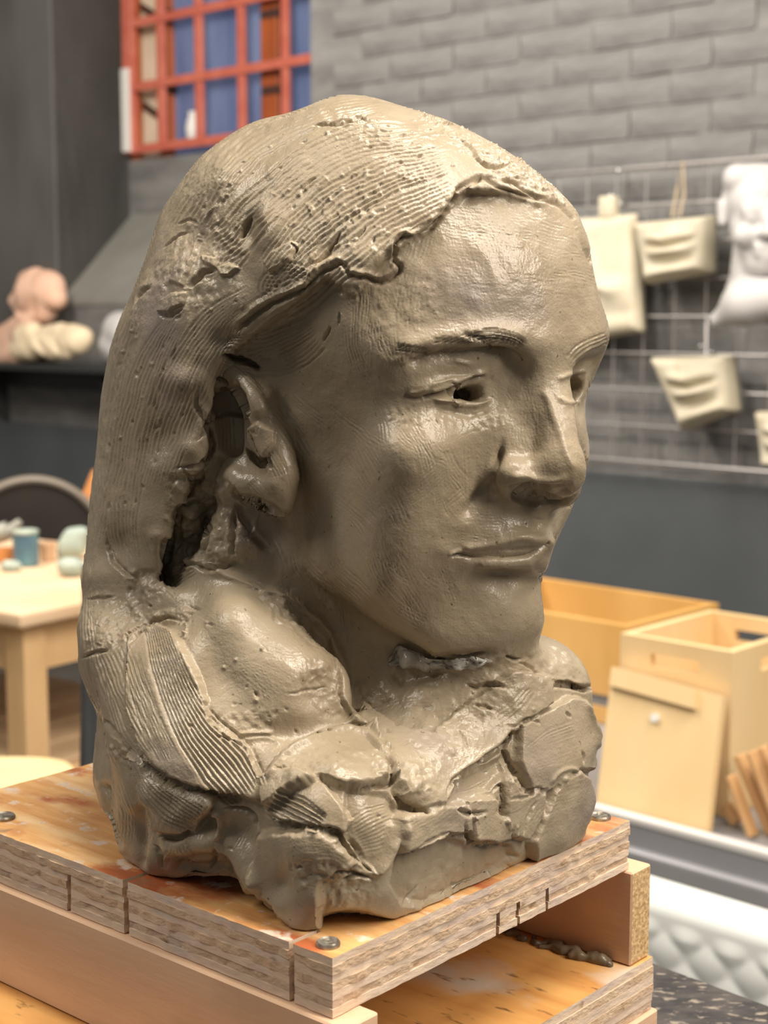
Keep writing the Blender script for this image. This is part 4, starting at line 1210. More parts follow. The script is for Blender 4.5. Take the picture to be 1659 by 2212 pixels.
def ridge(pts, w, h, taper=0.15, sharp=2.0, wob=0.0):
    """raised (h > 0) or sunk (h < 0) line of half width w"""
    _seed[0] += 1
    w_ = np.max(w)
    k, s, t, L = along(pts, w_ * 2.2)
    if np.ndim(w): w = np.interp(t, np.linspace(0, 1, len(w)), w)
    if np.ndim(h): h = np.interp(t, np.linspace(0, 1, len(h)), h)
    if wob: s = s + wob * noise2(t * L / 14, t * 0, _seed[0]) + wob * .5 * noise2(t * L / 5, t * 0, _seed[0] + 50)
    f = np.exp(-np.abs(s / w)**sharp)
    if taper: f = f * sstep(0, taper, t) * sstep(0, taper, 1 - t)
    S.h[k] += h * f
def crack(pts, w, d, lip=0.18, wob=2.2):
    w = np.interp(np.linspace(0, 1, 9), [0, .5, 1], [w * .45, w * 1.05, w * .45])
    ridge(pts, w * 2.6, d * lip, 0.25, 2, wob * .6)
    _seed[0] -= 1
    ridge(pts, w, -d * (1 + lip), 0.25, 2.0, wob)
def comb(pts, width, n, d, jit=0.25, edge=0.12, ends=0.1, sharp=1.0, vary=0.7):
    """tool with n teeth drawn along a path"""
    _seed[0] += 1; sd = _seed[0]
    W = np.interp(np.linspace(0, 1, 50), np.linspace(0, 1, np.size(width)), np.atleast_1d(width))
    k, s, t, L = along(pts, W.max() * 0.62)
    w = np.interp(t, np.linspace(0, 1, 50), W)
    u = s / w + 0.5
    m = (u > -0.02) & (u < 1.02)
    k, u, t = k[m], u[m], t[m]
    ph = u * n + jit * noise2(t * L / 60, u * n * 0.5, sd) + 0.5 * jit * noise2(t * L / 15, u * 3, sd + 7)
    wv = 0.5 - 0.5 * np.cos(2 * math.pi * ph)          # 0 in the groove
    wv = wv**sharp
    cell = np.floor(ph)
    amp = 1 - vary * (0.5 + 0.5 * noise2(cell * 3.7 + 0.5, t * L / 80, sd + 3))
    win = sstep(0, edge, u) * sstep(0, edge, 1 - u) * sstep(0, ends, t) * sstep(0, ends, 1 - t)
    S.h[k] += -d * (1 - wv) * amp * win
def slab(poly, h, soft=6, rag=3.0, dome=0.0, rs=14.0):
    """pressed-on (h > 0) or scraped-off (h < 0) patch with an edge of width soft (pixels)"""
    _seed[0] += 1
    p = np.array(poly, float)
    pad = soft + rag + 4
    k = pick(p[:, 0].min() - pad, p[:, 0].max() + pad, p[:, 1].min() - pad, p[:, 1].max() + pad)
    x = S.x[k]; y = S.y[k]
    d = np.full(len(k), 1e9); ins = np.zeros(len(k), bool)
    for i in range(len(p)):
        x0, y0 = p[i]; x1, y1 = p[(i + 1) % len(p)]
        ex, ey = x1 - x0, y1 - y0
        t = np.clip(((x - x0) * ex + (y - y0) * ey) / (ex * ex + ey * ey + 1e-9), 0, 1)
        d = np.minimum(d, (x - x0 - t * ex)**2 + (y - y0 - t * ey)**2)
        if y0 != y1:
            c = ((y0 <= y) & (y < y1)) | ((y1 <= y) & (y < y0))
            ins ^= c & (x < x0 + (y - y0) / (y1 - y0) * ex)
    d = np.sqrt(d); d = np.where(ins, d, -d)
    if rag: d = d + rag * noise2(x / rs, y / rs, _seed[0]) + rag * .5 * noise2(x / rs * 2.7, y / rs * 2.7, _seed[0] + 9)
    f = sstep(-soft / 2, soft / 2, d)
    if dome: f = f * (1 + dome * np.clip(d / (d.max() + 1e-6), 0, 1))
    S.h[k] += h * f
    return k, d
def bump(x, y, rx, ry, h, ang=0.0, p=2.0, rough=0.0):
    _seed[0] += 1
    r = max(rx, ry) * 2
    k = pick(x - r, x + r, y - r, y + r)
    a = math.radians(ang); dx = S.x[k] - x; dy = S.y[k] - y
    u = (dx * math.cos(a) + dy * math.sin(a)) / rx; v = (-dx * math.sin(a) + dy * math.cos(a)) / ry
    q = np.sqrt(u * u + v * v)
    if rough: q = q * (1 + rough * noise2(S.x[k] / (rx * .5), S.y[k] / (rx * .5), _seed[0]))
    S.h[k] += h * np.exp(-q**p)
def rough(poly, amp, scale, soft=20, oct=3, mode='n'):
    _seed[0] += 1
    p = np.array(poly, float)
    k = pick(p[:, 0].min(), p[:, 0].max(), p[:, 1].min(), p[:, 1].max())
    x = S.x[k]; y = S.y[k]
    d = np.full(len(k), 1e9); ins = np.zeros(len(k), bool)
    for i in range(len(p)):
        x0, y0 = p[i]; x1, y1 = p[(i + 1) % len(p)]
        ex, ey = x1 - x0, y1 - y0
        t = np.clip(((x - x0) * ex + (y - y0) * ey) / (ex * ex + ey * ey + 1e-9), 0, 1)
        d = np.minimum(d, (x - x0 - t * ex)**2 + (y - y0 - t * ey)**2)
        if y0 != y1:
            c = ((y0 <= y) & (y < y1)) | ((y1 <= y) & (y < y0))
            ins ^= c & (x < x0 + (y - y0) / (y1 - y0) * ex)
    f = sstep(0, soft, np.where(ins, np.sqrt(d), 0))
    q = S.p[k] / scale; g = 0; am = 1.0
    for o_ in range(oct):
        g = g + am * noise3(q * 2.1**o_, _seed[0] + o_); am *= 0.5
    if mode == 'ridge': g = 0.5 - np.abs(g)
    if mode == 'crumb': g = np.maximum(g - 0.15, 0) * 2.2
    S.h[k] += amp * g * f
def zf(ox, oy, s):
    return lambda *p: [(ox + a / s, oy + b / s) for a, b in p]
zA = zf(780, 380, 2.86); zB = zf(780, 850, 2.86); zC = zf(280, 180, 2.304); zD = zf(160, 650, 2.765); zE = zf(150, 1250, 2.552)
zF = zf(700, 1330, 2.676); zG = zf(430, 740, 5.53); zH = zf(1050, 780, 6.504); zI = zf(820, 680, 4.879); zJ = zf(940, 1080, 5.53)
# ================================================================== first pass: broad forms
SLABS = [
    zE((1080, 1110), (1240, 1100), (1420, 1150), (1560, 1330), (1530, 1390), (1360, 1380), (1180, 1340), (1100, 1290)),
    [(575, 1690), (600, 1650), (650, 1605), (740, 1572), (800, 1590), (838, 1640), (843, 1690), (795, 1702), (745, 1708), (700, 1690), (640, 1720), (590, 1745)],
    [(750, 1560), (790, 1530), (860, 1590), (930, 1600), (1000, 1530), (1100, 1450), (1180, 1470), (1180, 1520), (1122, 1562), (1085, 1605), (1030, 1650), (972, 1695), (950, 1740), (905, 1745), (868, 1725), (838, 1690), (838, 1640), (800, 1600)],
    zF((1110, 640), (1180, 590), (1400, 470), (1480, 480), (1540, 680), (1530, 900), (1440, 880), (1350, 930), (1290, 1000), (1170, 1010), (1100, 850)),
    zF((1300, 1000), (1350, 930), (1440, 890), (1500, 930), (1530, 1060), (1460, 1250), (1330, 1380), (1190, 1390), (1170, 1290), (1230, 1150)),
    zF((1030, 960), (1070, 920), (1120, 940), (1160, 1020), (1260, 1000), (1230, 1140), (1150, 1290), (1060, 1270), (1010, 1180), (1020, 1050)),
    zF((780, 1060), (960, 1040), (990, 1080), (960, 1130), (1010, 1170), (1060, 1290), (850, 1320), (820, 1170)),
    zF((420, 1170), (600, 1110), (780, 1080), (820, 1160), (820, 1240), (680, 1270), (520, 1350), (420, 1370)),
    zE((1060, 1400), (1380, 1380), (1480, 1430), (1560, 1560), (1500, 1620), (1400, 1660), (1380, 1900), (1290, 1930), (1180, 1850), (1150, 1790), (1060, 1740), (1040, 1600)),
    zE((330, 960), (400, 990), (520, 1110), (800, 1200), (800, 1240), (760, 1290), (700, 1390), (480, 1370), (420, 1200)),
]
begin()
def b1(z, x, y, rx, ry, h, ang=0.0, p=2.0, rough_=0.0):
    (X, Y), = z((x, y)); s = (z((1, 0))[0][0] - z((0, 0))[0][0])
    bump(X, Y, rx * s, ry * s, h, ang, p, rough_)
# near eye
b1(zI, 1330, 450, 240, 130, -6.0, 10)
ridge(zI((250, 520), (600, 450), (900, 430), (1200, 440), (1450, 520)), 17, -4.0)
b1(zI, 740, 680, 330, 110, 4.2, -12)
b1(zI, 480, 760, 200, 90, 1.5, -5)
b1(zI, 1420, 570, 150, 150, -4.0)
# brow mass
ridge(zI((120, 400), (400, 320), (800, 235), (1150, 225), (1450, 270), (1560, 340)), 24, 2.8)
# far eye
ridge(zH((1000, 500), (1150, 590), (1330, 560)), 6, .9)
ridge(zH((1000, 270), (1200, 180), (1430, 130)), 6, .9)
# nose
ridge(zH((770, 370), (880, 560), (960, 800), (1050, 1050), (1130, 1300), (1240, 1560)), 9, 1.0, .1)
b1(zH, 480, 850, 180, 330, -1.0, -10)
ridge(zH((240, 1200), (150, 1400), (60, 1600), (90, 1780), (190, 1900)), 7, -2.0)
b1(zH, 330, 1530, 220, 170, 1.5, 10)
b1(zH, 1150, 1540, 150, 150, 1.0)
ridge(zH((300, 1640), (560, 1620), (760, 1675), (980, 1675), (1180, 1610)), 8, 1.5)
slab(zH((330, 1760), (600, 1710), (900, 1740), (1180, 1720), (1200, 1850), (1000, 1960), (800, 2050), (500, 2000), (300, 1900)), -2.5, 14, 0)
# cheek fold
ridge(zB((880, 250), (840, 420), (775, 560), (700, 670), (610, 790)), [7, 9, 15], [-.6, -2.4, -2.6, -1.6])
b1(zB, 420, 560, 330, 260, 1.0, -30)
# mouth
ridge(zJ((300, 590), (560, 550), (820, 500), (1080, 440), (1210, 475), (1380, 445)), 8, 1.2, .1)
ridge(zJ((480, 775), (750, 790), (1000, 790), (1220, 750)), 13, 1.3)
ridge(zJ((220, 640), (500, 640), (800, 615), (1100, 600), (1300, 530)), 7, -1.2)
b1(zJ, 800, 935, 320, 110, -3.8, 0)
b1(zJ, 110, 600, 120, 90, 1.0)
b1(zJ, 840, 1290, 330, 260, 1.8)
ridge(zJ((1240, 200), (1210, 400)), 9, -0.9)
# hair lumps
b1(zC, 470, 450, 150, 110, 3.0, -30); b1(zC, 690, 720, 120, 130, 3.5); b1(zC, 600, 720, 45, 90, -4, 20)
b1(zC, 300, 760, 100, 100, -2.5); b1(zC, 760, 930, 130, 110, 2.5); b1(zC, 560, 1090, 90, 90, 2.0)
b1(zC, 1180, 880, 140, 80, 2.0); b1(zC, 1000, 820, 90, 50, -2.0, -40)
b1(zD, 640, 480, 110, 90, 3.0); b1(zD, 700, 880, 90, 80, 3.0); b1(zD, 520, 820, 120, 120, -2.5); b1(zD, 520, 1000, 120, 100, 1.5)
b1(zD, 400, 1250, 200, 200, 2.0); b1(zD, 250, 1480, 80, 110, -3.5); b1(zD, 170, 1650, 120, 90, 2.5)
# gouged hollow behind the ear, filled with pellets
b1(zD, 700, 1290, 70, 140, 5, 0, 3); b1(zD, 880, 1440, 110, 150, 5, 10, 3); b1(zD, 690, 1580, 110, 80, 4, 0, 3)
b1(zD, 860, 1100, 110, 110, 5, 0, 3); b1(zD, 1030, 1430, 70, 130, 4, 0, 3); b1(zD, 700, 1200, 90, 50, 4, 0, 3)
bump(590, 1150, 34, 62, -7, -22); bump(530, 1110, 18, 40, -4, -20)
# shoulder
ridge(zD((760, 1610), (900, 1640), (1100, 1740), (1300, 1880), (1420, 1960)), 14, 2.5)
ridge([(560, 1270), (640, 1310), (705, 1365), (738, 1430), (742, 1500), (750, 1560)], 13, 4.0)
bump(500, 1300, 55, 70, 4.0, -20, 3); bump(690, 1500, 50, 50, -5); bump(470, 1440, 40, 110, -2.5, -25); bump(600, 1440, 80, 70, 2.0)
bump(640, 1580, 110, 28, -4.5, -6)
# strap of combed hair ending over the base
slab(zE((330, 340), (480, 260), (590, 290), (720, 540), (790, 800), (1000, 930), (1060, 1100), (1070, 1240), (980, 1200), (780, 1170), (560, 1100), (430, 1010), (330, 700)), 4.0, 10, 3)
slab(zE((330, 960), (400, 990), (520, 1110), (800, 1200), (800, 1240), (760, 1290), (700, 1390), (480, 1370), (420, 1200)), 3.5, 9, 2)
ridge(zE((420, 1030), (560, 1120), (720, 1180), (900, 1215), (960, 1230)), 9, -4)
# folds at the lower left
ridge(zE((190, 1100), (220, 1300), (300, 1500)), 10, -3); ridge(zE((390, 1230), (400, 1400), (430, 1600)), 9, -2.5)
b1(zE, 310, 1330, 70, 160, 3); b1(zE, 460, 1540, 70, 90, 3)
ridge(zE((500, 1500), (650, 1460), (800, 1440), (930, 1500), (1000, 1620), (1060, 1740)), 22, 5.0, .1, 3)
ridge(zE((560, 1570), (680, 1610), (820, 1600), (900, 1640)), 14, -4)
ridge(zE((780, 1290), (830, 1300), (840, 1420)), 8, 3.0); b1(zE, 740, 1360, 60, 50, -4, -40)
b1(zE, 950, 1390, 100, 100, -3)
slab(zE((1060, 1400), (1380, 1380), (1480, 1430), (1560, 1560), (1500, 1620), (1400, 1660), (1380, 1900), (1290, 1930), (1180, 1850), (1150, 1790), (1060, 1740), (1040, 1600)), 4.5, 16, 4)
b1(zE, 1190, 1680, 60, 90, -3.5, 20); b1(zE, 1350, 1480, 120, 90, 2)
slab(zE((1080, 1110), (1240, 1100), (1420, 1150), (1560, 1330), (1530, 1390), (1360, 1380), (1180, 1340), (1100, 1290)), 3.5, 9, 3)
# collar
slab([(575, 1690), (600, 1650), (650, 1605), (740, 1572), (800, 1590), (838, 1640), (843, 1690), (795, 1702), (745, 1708), (700, 1690), (640, 1720), (590, 1745)], 5.0, 10, 3)
slab([(750, 1560), (790, 1530), (860, 1590), (930, 1600), (1000, 1530), (1100, 1450), (1180, 1470), (1180, 1520), (1122, 1562), (1085, 1605), (1030, 1650), (972, 1695), (950, 1740), (905, 1745), (868, 1725), (838, 1690), (838, 1640), (800, 1600)], 5.5, 11, 4)
ridge([(835, 1480), (950, 1440), (1080, 1420)], 18, -3.5)
ridge([(862, 1405), (900, 1432), (980, 1440), (1080, 1425)], 10, 3.0)
ridge([(1190, 1475), (1235, 1483), (1282, 1487)], 5, -5.0, .05)
bump(885, 1742, 24, 14, -6)
# chest side, slabs pressed on with the thumb
slab(zF((1110, 640), (1180, 590), (1400, 470), (1480, 480), (1540, 680), (1530, 900), (1440, 880), (1350, 930), (1290, 1000), (1170, 1010), (1100, 850)), 4.5, 10, 2)
slab(zF((1300, 1000), (1350, 930), (1440, 890), (1500, 930), (1530, 1060), (1460, 1250), (1330, 1380), (1190, 1390), (1170, 1290), (1230, 1150)), 5.0, 10, 2)
slab(zF((1030, 960), (1070, 920), (1120, 940), (1160, 1020), (1260, 1000), (1230, 1140), (1150, 1290), (1060, 1270), (1010, 1180), (1020, 1050)), 4.5, 9, 2)
slab(zF((780, 1060), (960, 1040), (990, 1080), (960, 1130), (1010, 1170), (1060, 1290), (850, 1320), (820, 1170)), 4.0, 9, 2)
slab(zF((420, 1170), (600, 1110), (780, 1080), (820, 1160), (820, 1240), (680, 1270), (520, 1350), (420, 1370)), 5.0, 10, 2)
slab(zF((420, 1370), (520, 1350), (680, 1280), (850, 1330), (1080, 1330), (1110, 1400), (960, 1540), (760, 1610), (600, 1690), (460, 1660), (400, 1560)), -3.5, 16, 3)
ridge(zF((420, 1180), (390, 1300), (350, 1420), (280, 1520)), 9, 3.5)
slab(zF((770, 940), (1030, 820), (1050, 900), (960, 1000), (780, 1040)), -3.5, 10, 2)
ridge(zF((1040, 780), (1090, 900), (1160, 1010)), 8, -4)
ridge(zF((1480, 480), (1530, 620), (1540, 780)), 9, 2.5)
slab(zF((120, 1000), (370, 1030), (440, 1120), (390, 1300), (300, 1480), (220, 1400), (120, 1260)), -2.0, 9, 2)
commit()

# ================================================================== second pass: edges, cracks, lids, tool marks
begin()
# eyelids and openings
ridge(zI((420, 880), (560, 850), (700, 815), (850, 750), (1000, 670), (1110, 620)), [3, 5, 6, 6, 5], -1.8, .08)
ridge(zI((500, 820), (700, 770), (850, 705), (1000, 625), (1090, 580)), 5, 1.0)
slab(zI((560, 855), (760, 785), (800, 830), (840, 885), (740, 860)), -2.5, 6, 1)
ridge(zI((540, 885), (740, 905), (900, 955), (1050, 960), (1200, 890)), 4.5, 2.0)
ridge(zI((600, 985), (800, 1025), (1000, 1050), (1180, 990)), 6, -1.0)
ridge(zI((250, 830), (330, 880), (460, 890)), 4, -1.2); ridge(zI((300, 820), (420, 810), (520, 770)), 4, .8)
b1(zI, 1090, 810, 60, 80, 1.4); b1(zI, 1060, 610, 50, 30, 1.4, -20); b1(zI, 860, 500, 90, 20, .8, 10)
# brows
comb(zI((900, 240), (1150, 215), (1400, 255), (1530, 340)), [70 / 4.9, 150 / 4.9, 130 / 4.9], 4, 1.9, .1, .05, .1, 1.0, .2)
comb(zI((860, 190), (1050, 250), (1200, 330)), 80 / 4.9, 3, 1.7, .1, .12, .1, 1.0, .2)
comb(zI((160, 340), (350, 370), (520, 400)), 110 / 4.9, 4, 1.5, .3)
comb(zI((540, 270), (750, 280), (980, 310)), 90 / 4.9, 3, 1.4, .2)
comb(zI((700, 440), (790, 390), (860, 350)), 150 / 4.9, 4, .6, .3)
comb(zA((1290, 1150), (1380, 1060), (1530, 1000)), 110 / 2.86, 5, .8, .2)
rough(zI((80, 420), (700, 330), (760, 430), (350, 540), (80, 560)), .7, 3.5, 10)
# mouth line
ridge(zJ((175, 682), (300, 655), (500, 672), (700, 655), (900, 662), (1080, 650), (1200, 620), (1330, 560), (1370, 480)), [2.5, 3, 4, 4, 3], -2.4, .05, 2, .6)
ridge(zJ((300, 690), (500, 705), (700, 690), (900, 695), (1080, 685), (1230, 650)), 5, -.9)
ridge(zJ((150, 660), (250, 620), (330, 600)), 4, .7)
comb(zJ((560, 700), (620, 800)), 12, 2, .3); comb(zJ((850, 780), (1150, 770)), 24, 3, .2)
# cheek: wet wrinkled patches under the eye, comb scratches
rough(zB((140, 80), (330, 60), (420, 110), (880, 60), (900, 220), (700, 260), (430, 210), (300, 230), (160, 180)), .34, 1.9, 12, 3)
comb(zB((20, 330), (80, 420), (130, 500)), 28, 4, .35, .4); comb(zB((640, 300), (650, 480), (655, 650)), 22, 3, .45, .1)
comb(zB((260, 640), (380, 560), (500, 450)), 60, 9, .25, .5); comb(zB((520, 690), (640, 600)), 30, 4, .3)
comb(zB((20, 900), (120, 1150), (300, 1400)), 60, 9, .3, .5); comb(zB((60, 1150), (220, 1330), (400, 1430)), 50, 7, .35, .5)
comb(zG((900, 800), (1100, 1050), (1300, 1400)), 60, 7, .4, .5); comb(zG((1100, 1350), (1200, 1800), (1400, 2200)), 50, 6, .3, .5)
comb([(640, 1090), (690, 1200), (790, 1310)], 70, 9, .3, .5); comb([(760, 940), (820, 1060), (860, 1150)], 80, 9, .22, .5)
comb([(960, 480), (1100, 500), (1240, 540)], 110, 16, .14, .5); comb([(980, 590), (1100, 600), (1270, 640)], 100, 16, .14, .5)
comb([(870, 600), (900, 560), (920, 500)], 60, 7, .25, .5); comb([(880, 720), (885, 640), (900, 580)], 70, 8, .3, .6)
rough(zA((20, 640), (500, 560), (560, 900), (60, 1000)), .3, 3.0, 20)
ridge(zA((640, 300), (700, 420), (790, 540), (830, 660), (840, 860)), 16, .45, .3)
ridge(zA((520, 560), (540, 760), (530, 880)), 8, .2)
# hairline lip
HL = zC((1640, 520), (1620, 570), (1560, 650), (1490, 725), (1430, 765), (1370, 770), (1325, 815), (1315, 880), (1345, 905), (1320, 955), (1250, 988), (1180, 968), (1100, 950), (1050, 900), (985, 925), (930, 960), (860, 1030), (700, 1100), (600, 1170), (520, 1240))
ridge(HL, [4, 5, 5, 6], -3.0, .04, 2, 2.5)
ridge([(x - 6, y - 9) for x, y in HL], 7, 1.4, .05, 2, 2.5)
crack(zC((1050, 730), (1020, 800), (960, 870), (880, 910)), 4, 2.0); crack(zC((1060, 800), (1130, 780), (1180, 690)), 3, 1.0)
crack(zC((1380, 740), (1330, 790), (1320, 850)), 5, 2.5)
HR = zA((640, 110), (700, 50), (760, 20), (860, 80), (960, 110), (1080, 140), (1170, 160), (1240, 190), (1310, 270), (1350, 370), (1400, 480), (1425, 550))
ridge(HR, 4, -1.4, .03, 2, 1.5); ridge([(x + 5, y - 10) for x, y in HR], 7, .5, .05, 2, 1.2)
ridge(zA((590, 100), (640, 60), (720, 10), (755, 15)), 6, -2.5, .1, 2, 2)
# parting: crumbly clay
part = [(905, 225), (960, 245), (1040, 285), (1130, 335), (1210, 405), (1265, 480), (1240, 470), (1180, 430), (1060, 400), (1010, 395), (1030, 360), (970, 320), (900, 290), (880, 250)]
rough(part, .9, 7.0, 18, 4); rough(part, .5, 2.0, 14, 2, 'crumb')
crack([(925, 250), (960, 265), (1000, 262)], 4, 2.5); crack([(1015, 330), (1040, 350), (1075, 362), (1110, 352)], 4, 2.2); crack([(985, 290), (1020, 320), (1030, 345)], 5, 2.5)
crack([(1060, 300), (1100, 330), (1140, 350)], 4, 2); crack([(1075, 385), (1110, 395), (1150, 420), (1190, 430)], 4, 2)
# hair: combed streams
comb([(990, 405), (900, 445), (810, 490), (730, 555), (650, 630), (560, 690)], [90, 110, 120, 110, 90], 10, .8, .45, .08, .08)
comb([(975, 345), (860, 372), (745, 425), (650, 505), (570, 590)], [70, 95, 105, 100, 80], 10, .9, .45, .08, .08)
comb([(900, 292), (780, 305), (680, 350), (590, 425), (520, 505), (470, 590)], [70, 90, 100, 100, 90], 9, .8, .45, .08, .08)
comb([(830, 225), (720, 245), (610, 282), (520, 340), (455, 420), (410, 500)], [40, 60, 80, 90, 80], 8, .8, .45, .08, .08)
comb([(690, 215), (600, 245), (510, 290), (440, 350), (390, 420), (350, 500)], [20, 40, 50, 50, 40], 5, .7, .4, .08, .08)
comb(zC((900, 960), (760, 930), (680, 1010), (720, 1080)), 120 / 2.3, 6, .7, .2)
comb(zC((660, 1000), (760, 1000), (880, 930)), 150 / 2.3, 7, .8, .2)
comb(zC((430, 820), (520, 760), (620, 640), (760, 520)), 240 / 2.3, 11, .9, .2, .06)
comb([(560, 640), (490, 690), (430, 770), (385, 860), (350, 960), (325, 1060)], [70, 110, 130, 120, 90], 14, .75, .4, .06, .08)
comb([(400, 660), (340, 760), (300, 880), (275, 1000), (262, 1120), (275, 1230)], [50, 80, 90, 90, 70], 11, .6, .4, .06, .08)
comb([(300, 640), (262, 760), (240, 880), (225, 1000), (215, 1120), (205, 1180)], [30, 50, 50, 45, 40], 6, .6, .4, .08, .08)
comb(zD((330, 960), (290, 1150), (320, 1350), (400, 1560)), [60, 60, 40], 7, .5, .4)
comb([(300, 1150), (330, 1230), (390, 1290)], 40, 5, .5)
comb([(195, 1200), (187, 1320), (195, 1420), (230, 1520)], [20, 40, 60], 6, .7, .4, .06)
comb([(240, 1400), (280, 1500), (330, 1600)], 90, 10, .45, .4)
# smears and flakes in the hair
slab(zC((430, 610), (395, 660), (350, 800), (300, 950), (270, 1010), (200, 990), (260, 860), (340, 740), (380, 660)), 1.6, 8, 2)
slab(zC((290, 1040), (270, 1100), (200, 1140), (140, 1140), (160, 1080), (220, 1040)), 1.6, 4, 1.5)
slab(zC((440, 920), (500, 895), (545, 920), (500, 960), (460, 960)), 1.8, 4, 1); slab(zC((360, 860), (430, 870), (430, 920), (370, 890)), 1.5, 4, 1)
slab(zC((700, 840), (800, 790), (830, 800), (800, 880), (700, 940), (670, 890)), 2.0, 5, 1.5)
crack(zC((890, 208), (960, 205), (1040, 205), (1110, 190), (1160, 175), (1185, 140)), 4, 2.2); crack(zC((1100, 190), (1150, 170), (1180, 200)), 3, 1.4)
crack(zC((545, 780), (580, 720), (610, 660)), 7, 3); crack(zC((300, 1020), (360, 950), (430, 930)), 6, 3); crack(zC((800, 790), (830, 830), (800, 880)), 3, 1.5)
crack(zC((230, 700), (300, 680), (345, 710)), 3, 1.2); crack(zC((160, 830), (230, 770), (300, 740)), 3, 1.4); crack(zC((850, 560), (880, 500), (940, 460)), 3, 1)
crack(zC((1450, 160), (1520, 160), (1600, 185)), 3, 1.8); crack(zC((30, 1100), (60, 1050), (110, 1010)), 5, 2.2); crack(zC((130, 1150), (200, 1160), (280, 1110)), 3, 1.5)
rough(zC((250, 450), (420, 380), (560, 430), (520, 620), (330, 620), (240, 560)), .3, 2.5, 14)
rough([(280, 620), (420, 440), (560, 480), (520, 640), (400, 700)], .45, 3.5, 25)
rough([(190, 1000), (290, 620), (330, 640), (240, 1000)], .4, 6, 12); rough([(560, 400), (800, 330), (960, 380), (820, 560), (640, 620)], .35, 2.5, 30, 3, 'crumb')
rough([(700, 230), (900, 240), (960, 330), (760, 330)], .3, 2.5, 30, 3, 'crumb')
# temple hair, hollow above the ear
comb(zD((860, 300), (1050, 290), (1250, 230), (1450, 120)), [60, 75, 70, 50], 8, 1.0, .4, .06)
comb(zD((1000, 380), (1200, 400), (1350, 340), (1480, 230)), [50, 60, 50], 6, .9, .4, .06)
crack(zD((860, 335), (960, 345), (1060, 375), (1130, 410)), 5, 4.0, .2); crack(zD((1480, 250), (1510, 190), (1540, 150)), 3, 1.5); crack(zD((1580, 150), (1580, 60)), 3, 1)
rough(zC((1000, 1000), (1180, 980), (1160, 1090), (1040, 1100)), .9, 3, 12)
b1(zD, 900, 240, 60, 60, -3)
# ear
ridge(zG((250, 270), (450, 370), (600, 520), (690, 720), (760, 920)), 17, 2.2, .15, 3)
comb(zG((260, 280), (400, 330), (560, 480)), 36, 6, .8, .3); crack(zG((340, 190), (500, 200), (640, 270), (740, 330)), 5, 5, .2)
comb(zG((600, 420), (700, 520), (780, 600)), 26, 4, .5); crack(zG((200, 420), (280, 440), (360, 500)), 5, 4)
slab(zG((600, 1020), (700, 960), (900, 1060), (890, 1200), (840, 1290), (800, 1360), (720, 1390), (640, 1260), (590, 1130)), 2.0, 5, 1.5)
slab(zG((570, 1280), (640, 1320), (720, 1400), (840, 1370), (870, 1490), (740, 1480), (620, 1390)), -5, 6, 1)
slab(zG((200, 620), (360, 560), (460, 480), (560, 640), (610, 840), (560, 900), (380, 860), (200, 900)), -4, 10, 2)
comb(zG((300, 880), (320, 1100), (320, 1320)), 60, 7, .35, .3)
crack(zG((480, 850), (560, 880), (620, 920)), 4, 1.6); comb(zG((820, 1300), (900, 1420), (1000, 1600)), 40, 6, .6, .3)
comb(zG((620, 1650), (740, 1780), (860, 1880)), 40, 5, .8, .3); b1(zG, 860, 1720, 130, 120, 1.5); b1(zG, 420, 1560, 90, 80, 1.2)
crack(zG((350, 1640), (420, 1780), (560, 1910)), 5, 2, .1); rough(zG((560, 940), (760, 960), (740, 1120), (600, 1060)), .8, 2.5, 4)
# hair curtain edge and the pellets behind the ear
crack(zD((850, 440), (840, 600), (800, 720), (820, 860), (780, 950), (700, 990), (580, 1000)), 6, 3.5, .5)
crack(zD((740, 500), (730, 620), (770, 700), (760, 800), (700, 850)), 6, 2.2); crack(zD((640, 990), (690, 1050), (740, 1080), (780, 1010)), 4, 2)
crack(zD((610, 1240), (690, 1200), (790, 1200)), 4, 2.5); crack(zD((620, 1250), (630, 1400), (590, 1500)), 6, 3); crack(zD((800, 1270), (780, 1400), (770, 1560)), 7, 3.5)
crack(zD((960, 1230), (960, 1350), (940, 1450), (980, 1540)), 7, 3.5); crack(zD((960, 1180), (1020, 1300), (1100, 1420), (1190, 1510)), 10, 5, .1); crack(zD((600, 1600), (700, 1570), (790, 1600), (900, 1590), (980, 1560)), 5, 2.5)
b1(zD, 545, 1490, 26, 60, -7, 0, 3); b1(zD, 500, 1400, 50, 40, 2); b1(zD, 1120, 1300, 60, 150, -4, -20)
rough(zD((560, 1000), (960, 1050), (1090, 1400), (1080, 1600), (560, 1640), (520, 1300)), 1.6, 5.5, 14, 3)
comb(zD((1000, 1380), (1050, 1480), (1060, 1580)), 30, 4, .8)
comb(zD((560, 1700), (640, 1650), (720, 1600)), 40, 5, .9, .4)
rough(zD((260, 1580), (560, 1600), (560, 1800), (330, 1860)), 1.4, 5, 14, 3)
crack(zD((190, 1400), (210, 1500), (280, 1600), (400, 1680)), 5, 2); crack(zD((60, 1780), (150, 1770), (250, 1760)), 3, 1.2); crack(zE((60, 450), (120, 410), (220, 390)), 4, 1.6)
